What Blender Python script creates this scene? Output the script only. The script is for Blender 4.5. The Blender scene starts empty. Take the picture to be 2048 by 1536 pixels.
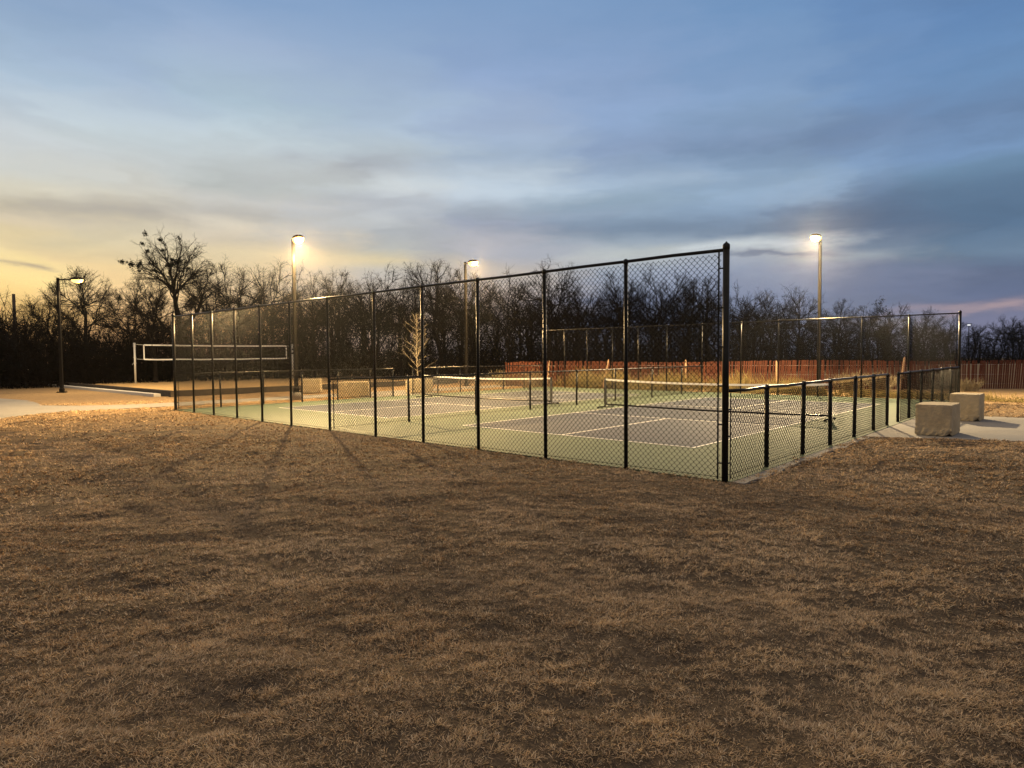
import bpy, math, random
import numpy as np
from mathutils import Vector, Matrix

random.seed(7)
RNG = np.random.default_rng(11)
PI = math.pi
C = bpy.context.scene.collection

# ------------------------------------------------------------------ camera
F, PITCH, ROLL, CAMH = 1294.7, 0.0428, -0.0075, 1.7057      # focal length in px of a 2048 px wide frame
AX, AY, TH = 2.8509, 8.6376, 0.7392                          # near corner of the court enclosure
L, S, TALL, LOW = 18.95, 19.1, 3.10, 1.22
DU = np.array([-math.cos(TH), math.sin(TH)])
DV = np.array([math.sin(TH), math.cos(TH)])
cam = bpy.data.cameras.new('camera')
cam.sensor_fit = 'HORIZONTAL'; cam.sensor_width = 36; cam.lens = F / 2048 * 36
cam.clip_end = 3000; cam.clip_start = 0.05
co = bpy.data.objects.new('camera', cam); C.objects.link(co)
co.matrix_world = Matrix.Translation((0, 0, CAMH)) @ Matrix.Rotation(PI/2 - PITCH, 4, 'X') @ Matrix.Rotation(ROLL, 4, 'Z')
bpy.context.scene.camera = co

def W(u, v, z=0.0):
    return (AX + u*DU[0] + v*DV[0], AY + u*DU[1] + v*DV[1], z)
def UV(x, y):
    return ((x-AX)*DU[0] + (y-AY)*DU[1], (x-AX)*DV[0] + (y-AY)*DV[1])
def ray(x, y):                                               # surveyed bearing of a sight line
    X, Y = x-1024, y-768
    c, s = math.cos(-ROLL), math.sin(-ROLL)
    X, Y = c*X - s*Y, s*X + c*Y
    d = (X/F, 1.0, -Y/F); cp, sp = math.cos(PITCH), math.sin(PITCH)
    return (d[0], d[1]*cp + d[2]*sp, -d[1]*sp + d[2]*cp)
def gnd(x, y, z=0.0):
    d = ray(x, y); t = (z - CAMH)/d[2]
    return (d[0]*t, d[1]*t, z)
def azel(x, y):
    d = ray(x, y)
    return math.atan2(d[0], d[1]), math.atan2(d[2], math.hypot(d[0], d[1]))

# ------------------------------------------------------------------ helpers
def lin(c):
    return tuple((v/255/12.92 if v/255 <= .04045 else ((v/255+.055)/1.055)**2.4) for v in c)

def tag(o, label=None, cat=None, group=None, kind=None):
    if label: o['label'] = label
    if cat: o['category'] = cat
    if group: o['group'] = group
    if kind: o['kind'] = kind
    return o
def thing(name, loc, label, cat, group=None):
    o = bpy.data.objects.new(name, None); C.objects.link(o)
    o.location = loc; o.empty_display_size = .2
    return tag(o, label, cat, group)
def origin(o):
    p = Vector((0, 0, 0))
    while o is not None:
        p += o.location; o = o.parent
    return p

class MB:
    """collects polygons in world coordinates and links them as one mesh"""
    def __init__(s): s.v = []; s.f = []; s.n = 0
    def add(s, verts, faces):
        b = s.n
        s.v.extend(tuple(p) for p in verts); s.n += len(verts)
        s.f.extend(tuple(i+b for i in f) for f in faces)
        return s
    def box(s, c, size, ax=(1, 0, 0), ay=(0, 1, 0), az=(0, 0, 1), bev=0.0):
        c = np.array(c, float); ax, ay, az = [np.array(a, float) for a in (ax, ay, az)]
        hx, hy, hz = [q/2 for q in size]
        b = min(bev, hx*.9, hy*.9, hz*.9)
        if b <= 0:
            P = [c + ax*hx*i + ay*hy*j + az*hz*k for k in (-1, 1) for j in (-1, 1) for i in (-1, 1)]
            return s.add(P, [(0, 2, 3, 1), (4, 5, 7, 6), (0, 1, 5, 4), (2, 6, 7, 3), (0, 4, 6, 2), (1, 3, 7, 5)])
        P = []
        for (dz, ins) in ((-hz, b), (-hz+b, 0), (hz-b, 0), (hz, b)):
            X, Y = hx-ins, hy-ins
            k = b*.6
            for (i, j) in ((-X+k, -Y), (X-k, -Y), (X, -Y+k), (X, Y-k), (X-k, Y), (-X+k, Y), (-X, Y-k), (-X, -Y+k)):
                P.append(c + ax*i + ay*j + az*dz)
        Fc = [tuple(range(7, -1, -1)), tuple(range(24, 32))]
        for r in range(3):
            for q in range(8):
                q2 = (q+1) % 8
                Fc.append((r*8+q, r*8+q2, r*8+8+q2, r*8+8+q))
        return s.add(P, Fc)
    def tube(s, pts, rad, n=8, cap=True):
        pts = [np.array(p, float) for p in pts]
        if not hasattr(rad, '__len__'): rad = [rad]*len(pts)
        P = []; Fc = []
        prev = None
        for i, p in enumerate(pts):
            d = pts[min(i+1, len(pts)-1)] - pts[max(i-1, 0)]
            d = d/(np.linalg.norm(d)+1e-12)
            if prev is None:
                h = np.array([0, 0, 1.0]) if abs(d[2]) < .9 else np.array([1.0, 0, 0])
                a = np.cross(d, h)
            else:
                a = prev - d*np.dot(prev, d)
            a = a/(np.linalg.norm(a)+1e-12); prev = a
            b = np.cross(d, a)
            for k in range(n):
                t = 2*PI*k/n
                P.append(p + (a*math.cos(t) + b*math.sin(t))*rad[i])
        m = len(pts)
        for i in range(m-1):
            for k in range(n):
                k2 = (k+1) % n
                Fc.append((i*n+k, i*n+k2, (i+1)*n+k2, (i+1)*n+k))
        if cap:
            Fc.append(tuple(range(n-1, -1, -1))); Fc.append(tuple((m-1)*n+k for k in range(n)))
        return s.add(P, Fc)
    def lathe(s, c, prof, n=16, sx=1, sy=1):
        P = []; Fc = []
        for (r, z) in prof:
            for k in range(n):
                t = 2*PI*k/n
                P.append((c[0]+r*sx*math.cos(t), c[1]+r*sy*math.sin(t), c[2]+z))
        for i in range(len(prof)-1):
            for k in range(n):
                k2 = (k+1) % n
                Fc.append((i*n+k, i*n+k2, (i+1)*n+k2, (i+1)*n+k))
        Fc.append(tuple(range(n-1, -1, -1))); Fc.append(tuple((len(prof)-1)*n+k for k in range(n)))
        return s.add(P, Fc)
    def build(s, name, mat, parent=None, smooth=False):
        o0 = origin(parent)
        me = bpy.data.meshes.new(name)
        me.from_pydata([(p[0]-o0.x, p[1]-o0.y, p[2]-o0.z) for p in s.v], [], s.f)
        me.update()
        if smooth: me.polygons.foreach_set('use_smooth', [True]*len(me.polygons))
        me.materials.append(mat)
        o = bpy.data.objects.new(name, me); C.objects.link(o); o.parent = parent
        return o

def np_mesh(name, V, Fq, mat, parent=None, smooth=False, col=None):
    """V (n,3), Fq (m,k) index array -> object; quick path for big meshes"""
    V = np.asarray(V, np.float64)
    if parent is not None:
        o0 = origin(parent); V = V - np.array(o0[:])
    Fq = np.asarray(Fq, np.int32); m, k = Fq.shape
    me = bpy.data.meshes.new(name)
    me.vertices.add(len(V)); me.vertices.foreach_set('co', V.astype(np.float32).ravel())
    me.loops.add(m*k); me.loops.foreach_set('vertex_index', Fq.ravel())
    me.polygons.add(m); me.polygons.foreach_set('loop_start', np.arange(0, m*k, k, dtype=np.int32))
    if smooth: me.polygons.foreach_set('use_smooth', np.ones(m, bool))
    me.update(calc_edges=True); me.validate()
    if col is not None:
        a = me.color_attributes.new('tint', 'FLOAT_COLOR', 'POINT')
        a.data.foreach_set('color', np.concatenate([col, np.ones((len(col), 1))], 1).astype(np.float32).ravel())
    me.materials.append(mat)
    o = bpy.data.objects.new(name, me); C.objects.link(o); o.parent = parent
    return o

def np_tubes(poly, rad, e1, e2, n=3):
    """poly (N,M,3) polylines, fixed frame axes e1,e2 -> V,F (quads)"""
    poly = np.asarray(poly, float); N, M, _ = poly.shape
    t = 2*PI*np.arange(n)/n
    off = np.outer(np.cos(t), e1) + np.outer(np.sin(t), e2)
    r = np.broadcast_to(np.asarray(rad, float), (N, M)) if np.ndim(rad) else np.full((N, M), rad)
    V = poly[:, :, None, :] + off[None, None]*r[:, :, None, None]
    idx = np.arange(N*M*n).reshape(N, M, n)
    a = idx[:, :-1, :]; b = idx[:, 1:, :]
    Fq = np.stack([a, np.roll(a, -1, 2), np.roll(b, -1, 2), b], -1).reshape(-1, 4)
    return V.reshape(-1, 3), Fq

def vnoise(x, y, seed=0):
    """smooth value noise"""
    xi = np.floor(x).astype(np.int64); yi = np.floor(y).astype(np.int64)
    fx = x-xi; fy = y-yi
    fx = fx*fx*(3-2*fx); fy = fy*fy*(3-2*fy)
    def h(a, b):
        n = (a*374761393 + b*668265263 + seed*1442695041) & 0x7fffffff
        n = ((n ^ (n >> 13))*1274126177) & 0x7fffffff
        return ((n ^ (n >> 16)) & 0xffff)/65535.0
    return (h(xi, yi)*(1-fx) + h(xi+1, yi)*fx)*(1-fy) + (h(xi, yi+1)*(1-fx) + h(xi+1, yi+1)*fx)*fy
def fbm(x, y, seed=0, oc=4):
    s = 0; a = .5; t = 0
    for i in range(oc):
        s = s + a*vnoise(x*2**i + 17.3*i, y*2**i - 9.1*i, seed+i); t += a; a *= .55
    return s/t
def inpoly(px, py, poly):
    r = np.zeros(px.shape, bool); n = len(poly)
    for i in range(n):
        x1, y1 = poly[i][:2]; x2, y2 = poly[(i+1) % n][:2]
        c = ((y1 > py) != (y2 > py)) & (px < (x2-x1)*(py-y1)/((y2-y1)+1e-12)+x1)
        r ^= c
    return r

# ------------------------------------------------------------------ materials
class NT:
    """small node-tree builder"""
    def __init__(s, tree): s.t = tree; s.n = tree.nodes; s.l = tree.links
    def new(s, kind, **kw):
        nd = s.n.new(kind)
        for k, v in kw.items(): setattr(nd, k, v)
        return nd
    def put(s, sock, v):
        if isinstance(v, bpy.types.NodeSocket): s.l.new(v, sock)
        elif v is not None: sock.default_value = v
    def m(s, op, a, b=None, c=None, clamp=False):
        nd = s.new('ShaderNodeMath', operation=op, use_clamp=clamp)
        s.put(nd.inputs[0], a)
        if b is not None: s.put(nd.inputs[1], b)
        if c is not None: s.put(nd.inputs[2], c)
        return nd.outputs[0]
    def mr(s, v, a, b, c=0.0, d=1.0, smooth=False):
        nd = s.new('ShaderNodeMapRange'); nd.clamp = True
        if smooth: nd.interpolation_type = 'SMOOTHSTEP'
        s.put(nd.inputs[0], v)
        for i, q in enumerate((a, b, c, d)): nd.inputs[1+i].default_value = q
        return nd.outputs[0]
    def mix(s, f, a, b, blend='MIX'):
        nd = s.new('ShaderNodeMix', data_type='RGBA', blend_type=blend)
        s.put(nd.inputs[0], f)
        for sock, v in ((nd.inputs[6], a), (nd.inputs[7], b)):
            if isinstance(v, tuple) and len(v) == 3: v = v+(1,)
            s.put(sock, v)
        return nd.outputs[2]
    def noise(s, vec, scale, detail=4, rough=.55, dist=0.0):
        nd = s.new('ShaderNodeTexNoise')
        if vec is not None: s.l.new(vec, nd.inputs['Vector'])
        nd.inputs['Scale'].default_value = scale; nd.inputs['Detail'].default_value = detail
        nd.inputs['Roughness'].default_value = rough; nd.inputs['Distortion'].default_value = dist
        return nd.outputs[0]
    def ramp(s, v, stops):
        nd = s.new('ShaderNodeValToRGB'); cr = nd.color_ramp
        s.put(nd.inputs[0], v)
        stops = sorted(stops, key=lambda q: q[0])
        while len(cr.elements) < len(stops): cr.elements.new(.5)
        for e, (p, c) in zip(cr.elements, stops): e.position = p
        for e, (p, c) in zip(cr.elements, stops): e.color = tuple(c)+(1,)
        return nd.outputs[0]

def material(name, base, rough=.7, metal=0.0, spec=.5, var=None, bump=None, coord='Object', emit=None, estr=0):
    """var: list of (scale, colour, low, high); bump: list of (scale, strength, distance)"""
    mt = bpy.data.materials.new(name); mt.use_nodes = True
    nt = NT(mt.node_tree); bs = mt.node_tree.nodes['Principled BSDF']
    bs.inputs['Roughness'].default_value = rough; bs.inputs['Metallic'].default_value = metal
    bs.inputs['Specular IOR Level'].default_value = spec
    geo = nt.new('ShaderNodeNewGeometry').outputs['Position'] if coord == 'World' else nt.new('ShaderNodeTexCoord').outputs['Object']
    col = tuple(base)+(1,)
    for (sc, c, lo, hi) in (var or []):
        f = nt.mr(nt.noise(geo, sc, 5, .6), lo, hi, 0, 1)
        col = nt.mix(f, col, c)
    nt.put(bs.inputs['Base Color'], col)
    nrm = None
    for (sc, st, di) in (bump or []):
        b = nt.new('ShaderNodeBump'); b.inputs['Strength'].default_value = st; b.inputs['Distance'].default_value = di
        nt.l.new(nt.noise(geo, sc, 4, .6), b.inputs['Height'])
        if nrm is not None: nt.l.new(nrm, b.inputs['Normal'])
        nrm = b.outputs[0]
    if nrm is not None: nt.l.new(nrm, bs.inputs['Normal'])
    if emit:
        bs.inputs['Emission Color'].default_value = tuple(emit)+(1,); bs.inputs['Emission Strength'].default_value = estr
    return mt

M = {}
M['black'] = material('black_vinyl', (.004, .004, .0045), .34, spec=.13, var=[(9, (.012, .011, .010), .5, .75)], bump=[(60, .15, .002)])
M['wire'] = material('black_wire', (.003, .003, .0033), .5, spec=.05)
M['galv'] = material('galvanised', (.42, .42, .41), .42, .7, var=[(14, (.3, .3, .29), .45, .7)])
M['green'] = material('court_green', (.078, .106, .070), .82, spec=.2, coord='World',
    var=[(.35, (.064, .088, .062), .45, .7), (2.4, (.095, .122, .080), .48, .7), (11, (.058, .075, .055), .62, .8)], bump=[(180, .25, .002)])
M['blue'] = material('court_blue', (.046, .054, .076), .8, spec=.2, coord='World',
    var=[(.4, (.057, .062, .081), .42, .7), (3, (.037, .045, .067), .48, .7), (12, (.076, .080, .096), .62, .8)], bump=[(180, .25, .002)])
M['line'] = material('line_paint', (.74, .74, .70), .75, spec=.2, coord='World', var=[(5, (.58, .58, .54), .5, .75)])
M['concrete'] = material('concrete', (.18, .172, .16), .88, spec=.2, coord='World',
    var=[(.6, (.145, .137, .126), .45, .7), (7, (.215, .206, .19), .5, .75), (30, (.125, .118, .108), .58, .75)], bump=[(60, .3, .004)])
M['block'] = material('limestone_block', (.30, .25, .17), .9, spec=.2,
    var=[(1.6, (.25, .195, .115), .42, .68), (9, (.37, .30, .19), .5, .72), (40, (.18, .14, .09), .6, .78)], bump=[(7, .5, .02), (45, .5, .006)])
M['kerb'] = material('kerb_concrete', (.42, .40, .36), .85, spec=.2, var=[(3, (.42, .40, .36), .5, .75)], bump=[(50, .3, .003)])
M['timber'] = material('dark_timber', (.035, .028, .022), .85, spec=.2, var=[(6, (.06, .047, .035), .45, .7)], bump=[(25, .4, .006)])
M['sand'] = material('orange_sand', (.52, .33, .13), .95, spec=.1, coord='World',
    var=[(.8, (.42, .28, .13), .42, .7), (5, (.56, .39, .19), .5, .75)], bump=[(2.2, .9, .08), (9, .8, .03)])
M['pole'] = material('bronze_pole', (.008, .007, .006), .6, .0, spec=.06, var=[(7, (.012, .010, .009), .5, .75)])
M['lens'] = material('lamp_lens', (.75, .36, .08), .4, spec=.1, emit=(1.0, .60, .19), estr=2.6)
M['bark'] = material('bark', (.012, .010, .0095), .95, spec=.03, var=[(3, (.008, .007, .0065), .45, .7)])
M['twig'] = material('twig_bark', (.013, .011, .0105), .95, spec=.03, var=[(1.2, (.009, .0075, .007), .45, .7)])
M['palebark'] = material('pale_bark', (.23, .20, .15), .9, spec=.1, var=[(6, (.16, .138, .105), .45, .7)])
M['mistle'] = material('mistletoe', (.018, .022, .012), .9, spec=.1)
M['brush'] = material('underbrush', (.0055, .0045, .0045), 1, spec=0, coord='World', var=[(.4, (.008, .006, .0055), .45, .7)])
M['slat'] = material('red_slat', (.080, .024, .012), .8, spec=.2, coord='World',
    var=[(.9, (.05, .014, .008), .42, .68), (11, (.11, .036, .018), .5, .75)], bump=[(30, .3, .004)])
M['stake'] = material('wood_stake', (.36, .23, .14), .85, spec=.2, var=[(10, (.26, .16, .1), .45, .7)])
M['tape'] = material('white_tape', (.72, .72, .70), .7, spec=.3)
M['netcord'] = material('net_cord', (.02, .02, .022), .8)
M['vpost'] = material('grey_post', (.50, .49, .46), .5, .3, var=[(9, (.38, .37, .34), .5, .72)])
M['weed'] = material('dry_weed', (.23, .175, .07), .95, spec=.1, coord='World', var=[(2.5, (.15, .13, .05), .42, .68)])
M['palebush'] = material('pale_weed', (.21, .175, .11), .95, spec=.1)
M['wood'] = material('pole_wood', (.07, .052, .04), .9, spec=.1)

def attr_material(name, rough=.95):
    mt = bpy.data.materials.new(name); mt.use_nodes = True
    nt = NT(mt.node_tree); bs = mt.node_tree.nodes['Principled BSDF']
    bs.inputs['Roughness'].default_value = rough; bs.inputs['Specular IOR Level'].default_value = .12
    at = nt.new('ShaderNodeAttribute', attribute_name='tint')
    nt.l.new(at.outputs['Color'], bs.inputs['Base Color'])
    return mt
M['blade'] = attr_material('grass_blade')

def ground_material():
    mt = bpy.data.materials.new('dormant_turf'); mt.use_nodes = True
    nt = NT(mt.node_tree); bs = mt.node_tree.nodes['Principled BSDF']
    bs.inputs['Roughness'].default_value = .97; bs.inputs['Specular IOR Level'].default_value = .08
    p = nt.new('ShaderNodeNewGeometry').outputs['Position']
    col = nt.mix(nt.mr(nt.noise(p, .35, 4, .6), .4, .65), (.085, .060, .038, 1), (.115, .082, .051, 1))
    col = nt.mix(nt.mr(nt.noise(p, 2.2, 5, .65), .48, .66), col, (.055, .041, .028, 1))
    col = nt.mix(nt.mr(nt.noise(p, 14, 5, .7), .5, .68), col, (.15, .108, .066, 1))
    col = nt.mix(nt.mr(nt.noise(p, 45, 4, .7), .52, .66), col, (.038, .029, .021, 1))
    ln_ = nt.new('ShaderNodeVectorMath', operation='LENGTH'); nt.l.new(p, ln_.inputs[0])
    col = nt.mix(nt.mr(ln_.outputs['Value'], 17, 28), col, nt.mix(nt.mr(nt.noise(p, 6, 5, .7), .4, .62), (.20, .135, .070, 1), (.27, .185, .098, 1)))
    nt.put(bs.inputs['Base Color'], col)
    nrm = None
    for sc, st, di in ((9, .7, .05), (38, .8, .02), (150, .8, .008)):
        b = nt.new('ShaderNodeBump'); b.inputs['Strength'].default_value = st; b.inputs['Distance'].default_value = di
        nt.l.new(nt.noise(p, sc, 4, .65), b.inputs['Height'])
        if nrm is not None: nt.l.new(nrm, b.inputs['Normal'])
        nrm = b.outputs[0]
    nt.l.new(nrm, bs.inputs['Normal'])
    return mt
M['turf'] = ground_material()

# ------------------------------------------------------------------ sky
DOME_LOW = (.55, .49, .47)  # unseen sky overhead and behind, made brighter as added fill light
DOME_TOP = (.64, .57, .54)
def build_sky():
    w = bpy.data.worlds.new('World'); bpy.context.scene.world = w; w.use_nodes = True
    nt = NT(w.node_tree); bg = w.node_tree.nodes['Background']
    d = nt.new('ShaderNodeTexCoord').outputs['Generated']
    sep = nt.new('ShaderNodeSeparateXYZ'); nt.l.new(d, sep.inputs[0])
    x, y, z = sep.outputs
    A = nt.m('ARCTAN2', x, y)
    hyp = nt.m('SQRT', nt.m('ADD', nt.m('MULTIPLY', x, x), nt.m('MULTIPLY', y, y)))
    E0 = nt.m('ARCTAN2', z, hyp)
    # gentle warp of the cloud coordinates
    cmb = nt.new('ShaderNodeCombineXYZ'); nt.put(cmb.inputs[0], nt.m('MULTIPLY', A, 2.2)); nt.put(cmb.inputs[1], nt.m('MULTIPLY', E0, 7.0))
    wn = nt.noise(cmb.outputs[0], 1.6, 5, .58)
    cmb2 = nt.new('ShaderNodeCombineXYZ'); nt.put(cmb2.inputs[0], nt.m('ADD', nt.m('MULTIPLY', A, 2.6), 11.3)); nt.put(cmb2.inputs[1], nt.m('MULTIPLY', E0, 9.0)); cmb2.inputs[2].default_value = 4.2
    wn2 = nt.noise(cmb2.outputs[0], 1.9, 6, .6)
    Aw = nt.m('ADD', A, nt.m('MULTIPLY', nt.m('SUBTRACT', wn2, .5), .38))
    Ew = nt.m('ADD', E0, nt.m('MULTIPLY', nt.m('SUBTRACT', wn, .5), .10))
    COLS = [
     (40, [(0, (138, 166, 200)), (150, (165, 187, 208)), (300, (205, 210, 210)), (345, (210, 212, 205)), (375, (222, 216, 195)), (410, (202, 192, 167)), (432, (226, 209, 178)), (450, (232, 212, 165)), (480, (244, 220, 166)), (510, (251, 224, 156)), (560, (252, 220, 140)), (620, (248, 198, 108)), (705, (196, 136, 92))]),
     (250, [(0, (134, 163, 200)), (150, (160, 182, 208)), (260, (195, 208, 214)), (320, (198, 204, 204)), (360, (206, 206, 198)), (400, (205, 200, 186)), (430, (186, 180, 168)), (455, (218, 206, 178)), (490, (232, 214, 170)), (530, (245, 214, 153)), (575, (247, 207, 142)), (650, (232, 178, 110)), (705, (190, 138, 100))]),
     (500, [(0, (128, 160, 200)), (100, (155, 177, 207)), (200, (172, 195, 212)), (260, (190, 206, 215)), (320, (192, 200, 202)), (370, (188, 194, 192)), (400, (205, 204, 198)), (430, (192, 188, 180)), (450, (220, 210, 190)), (480, (214, 200, 176)), (510, (232, 212, 170)), (600, (232, 198, 150)), (705, (180, 140, 115))]),
     (750, [(0, (124, 157, 198)), (150, (152, 176, 207)), (250, (172, 192, 212)), (300, (180, 194, 204)), (335, (172, 180, 188)), (365, (204, 212, 215)), (400, (182, 188, 196)), (440, (190, 195, 198)), (470, (180, 186, 192)), (500, (194, 195, 189)), (525, (226, 209, 167)), (545, (195, 190, 182)), (600, (204, 184, 162)), (705, (160, 140, 130))]),
     (1000, [(0, (120, 154, 196)), (150, (140, 166, 205)), (250, (156, 176, 205)), (310, (164, 186, 212)), (345, (186, 202, 217)), (390, (188, 204, 218)), (420, (160, 173, 188)), (450, (150, 160, 180)), (480, (176, 179, 189)), (510, (165, 170, 182)), (540, (190, 181, 172)), (600, (182, 167, 158)), (705, (140, 130, 132))]),
     (1250, [(0, (114, 150, 194)), (150, (132, 160, 200)), (250, (138, 165, 203)), (300, (130, 152, 185)), (340, (142, 164, 192)), (365, (165, 188, 212)), (400, (142, 166, 187)), (430, (146, 170, 194)), (460, (120, 142, 166)), (490, (158, 173, 188)), (510, (196, 202, 200)), (545, (158, 168, 184)), (600, (124, 134, 162)), (705, (112, 118, 138))]),
     (1520, [(0, (104, 144, 190)), (150, (122, 156, 198)), (220, (128, 158, 194)), (280, (113, 139, 173)), (340, (134, 164, 195)), (380, (148, 176, 204)), (420, (125, 150, 178)), (468, (112, 132, 156)), (492, (200, 208, 212)), (515, (170, 178, 188)), (540, (140, 150, 172)), (600, (125, 138, 168)), (705, (108, 116, 140))]),
     (1750, [(0, (96, 136, 185)), (200, (108, 144, 188)), (260, (112, 140, 178)), (320, (122, 155, 194)), (350, (117, 147, 181)), (400, (95, 121, 153)), (450, (92, 115, 146)), (488, (118, 137, 160)), (505, (160, 171, 182)), (530, (120, 132, 160)), (580, (108, 120, 150)), (640, (114, 124, 150)), (705, (106, 112, 136))]),
     (2000, [(0, (88, 130, 180)), (150, (100, 140, 185)), (230, (105, 136, 176)), (295, (112, 146, 187)), (330, (104, 138, 170)), (380, (90, 120, 151)), (440, (85, 114, 145)), (490, (108, 133, 159)), (540, (96, 112, 142)), (590, (100, 113, 145)), (650, (120, 122, 150)), (705, (104, 108, 132))]),
    ]
    wmid = nt.m('MULTIPLY', nt.m('SUBTRACT', wn, .5), .045)
    Es = nt.m('ADD', E0, wmid)
    Es = nt.m('DIVIDE', Es, PI/2, clamp=True)
    col = None; prev = None
    for px, rows in COLS:
        r = [(max(0.0, azel(px, yy)[1]/(PI/2)), lin(c)) for yy, c in rows]
        pk_ = r[0][0]
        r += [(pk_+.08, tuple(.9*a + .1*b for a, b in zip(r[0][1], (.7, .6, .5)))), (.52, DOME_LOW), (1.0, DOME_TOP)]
        rc = nt.ramp(Es, r); a = azel(px, 450)[0]
        col = rc if col is None else nt.mix(nt.mr(Aw, prev, a, 0, 1, True), col, rc)
        prev = a
    # sky away from the view: evenly brightened to add fill light on the ground
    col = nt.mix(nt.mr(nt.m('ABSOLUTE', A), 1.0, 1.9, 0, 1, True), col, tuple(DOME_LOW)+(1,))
    def blob(px, py, sx, sy, tilt=0.0):
        a, e = azel(px, py)
        da = nt.m('SUBTRACT', Aw, a)
        de = nt.m('SUBTRACT', nt.m('SUBTRACT', Ew, e), nt.m('MULTIPLY', da, tilt))
        q = nt.m('ADD', nt.m('POWER', nt.m('ABSOLUTE', nt.m('DIVIDE', da, sx/F)), 2), nt.m('POWER', nt.m('ABSOLUTE', nt.m('DIVIDE', de, sy/F)), 2))
        return nt.m('EXPONENT', nt.m('MULTIPLY', q, -1))
    def total(bl):
        t = None
        for amp, args in bl:
            g = nt.m('MULTIPLY', blob(*args), amp)
            t = g if t is None else nt.m('ADD', t, g)
        return t
    def streak(sa, se, off, sc, dist):
        c_ = nt.new('ShaderNodeCombineXYZ'); nt.put(c_.inputs[0], nt.m('MULTIPLY', Aw, sa)); nt.put(c_.inputs[1], nt.m('MULTIPLY', Ew, se)); c_.inputs[2].default_value = off
        return nt.noise(c_.outputs[0], sc, 5, .52, dist)
    st = streak(3.2, 15.0, 0.0, 1.3, .35); st2 = streak(2.0, 7.0, 9.1, 1.4, .4)
    low = nt.mr(E0, .22, .48, 1, .12, True)
    # texture: the same colour, a little lighter or darker
    tx = nt.m('ADD', nt.mr(st, .3, .7, -.11, .11), nt.mr(st2, .3, .7, -.09, .09))
    tx = nt.m('ADD', 1.0, nt.m('MULTIPLY', tx, low))
    cmx = nt.new('ShaderNodeVectorMath', operation='SCALE'); nt.l.new(col, cmx.inputs[0]); nt.put(cmx.inputs['Scale'], tx)
    col = cmx.outputs[0]
    dk = nt.m('MULTIPLY', total([(.22, (1640, 285, 300, 34, .22)), (.15, (1250, 455, 300, 30, .02)), (.22, (210, 424, 160, 14, -.10)), (.6, (30, 529, 40, 6, 0)), (.3, (640, 338, 110, 16, .14))]), nt.mr(st2, .3, .6, .5, 1.1), clamp=True)
    shade = nt.mix(nt.mr(A, -.62, .12), lin((160, 146, 136)), lin((118, 130, 154)))
    shade = nt.mix(nt.mr(A, .05, .5), shade, lin((84, 106, 140)))
    col = nt.mix(dk, col, shade)
    wisp = nt.m('MULTIPLY', total([(.7, (1560, 518, 90, 6, .10)), (.55, (1650, 510, 90, 5, .03)), (.35, (1480, 523, 80, 6, 0))]), nt.mr(st, .35, .6, .4, 1.1), clamp=True)
    col = nt.mix(wisp, col, lin((118, 128, 150)))
    pk = nt.m('MULTIPLY', total([(.45, (2000, 622, 100, 9, 0)), (.22, (1890, 634, 90, 7, 0))]), 1.0, clamp=True)
    col = nt.mix(pk, col, lin((206, 172, 166)))
    hs = nt.new('ShaderNodeHueSaturation'); hs.inputs['Saturation'].default_value = .93; nt.l.new(col, hs.inputs['Color']); col = hs.outputs[0]
    # below the horizon: dull ground colour
    col = nt.mix(nt.mr(E0, -.02, 0.0, 1, 0), col, lin((70, 62, 50)))
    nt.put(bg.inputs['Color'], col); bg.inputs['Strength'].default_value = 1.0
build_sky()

# ------------------------------------------------------------------ ground, slab, paths
PATH_RIGHT = [W(-.12, 6.35), W(-.12, 12.7), W(-2.2, 13.05), W(-5, 13.5), W(-10, 15.2), W(-15, 17.5), W(-15, 13.2), W(-9, 10.4), W(-5, 8.5), W(-2.6, 7.35), W(-1.2, 6.75)]
PATH_LEFT_UV = [(20.9, 21), (20.9, .7), (21.3, -2.4), (21.2, -3.3), (20.2, -4.4), (18.2, -6.5), (16.5, -9), (16, -14), (40, -16), (39, -5.5), (35, -3.2), (32, -2.35), (29.6, -1.95), (27.2, -2.1), (25.4, -2.3), (24.1, -1.5), (23.2, -.2), (22.95, 1.3), (22.9, 21)]
PATH_LEFT = [W(*q) for q in PATH_LEFT_UV]
PAD_LEFT = [W(19.3, 7.6), W(20.9, 7.2), W(20.9, 12.4), W(19.3, 11.9)]
SAND_UV = (27.5, 54.6, 3.0, 20.5)
RUTS = [[gnd(*q)[:2] for q in r] for r in ([(10, 846), (90, 862), (170, 885), (290, 915), (380, 985), (520, 1065)], [(120, 940), (210, 985), (330, 1040)])]

def seg_dist(px, py, poly):
    d = np.full(px.shape, 1e9)
    for (x1, y1), (x2, y2) in zip(poly[:-1], poly[1:]):
        dx, dy = x2-x1, y2-y1; t = np.clip(((px-x1)*dx + (py-y1)*dy)/(dx*dx+dy*dy), 0, 1)
        d = np.minimum(d, np.hypot(px-x1-t*dx, py-y1-t*dy))
    return d
def hard_mask(px, py, soft=0.0):
    if soft:
        ox = (fbm(px*3.1, py*3.1, 201, 2)-.5)*soft; oy = (fbm(px*3.1, py*3.1, 301, 2)-.5)*soft
        px = px+ox; py = py+oy
    u = (px-AX)*DU[0] + (py-AY)*DU[1]; v = (px-AX)*DV[0] + (py-AY)*DV[1]
    m = (u > (-.14 if soft else -.3)) & (u < L+.22) & (v > (.06 if soft else -.01)) & (v < S+.22)
    m |= inpoly(px, py, PATH_RIGHT) | inpoly(px, py, PATH_LEFT) | inpoly(px, py, PAD_LEFT)
    m |= (u > SAND_UV[0]-.5) & (u < SAND_UV[1]+.5) & (v > SAND_UV[2]-.5) & (v < SAND_UV[3]+.5)
    return m
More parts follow.
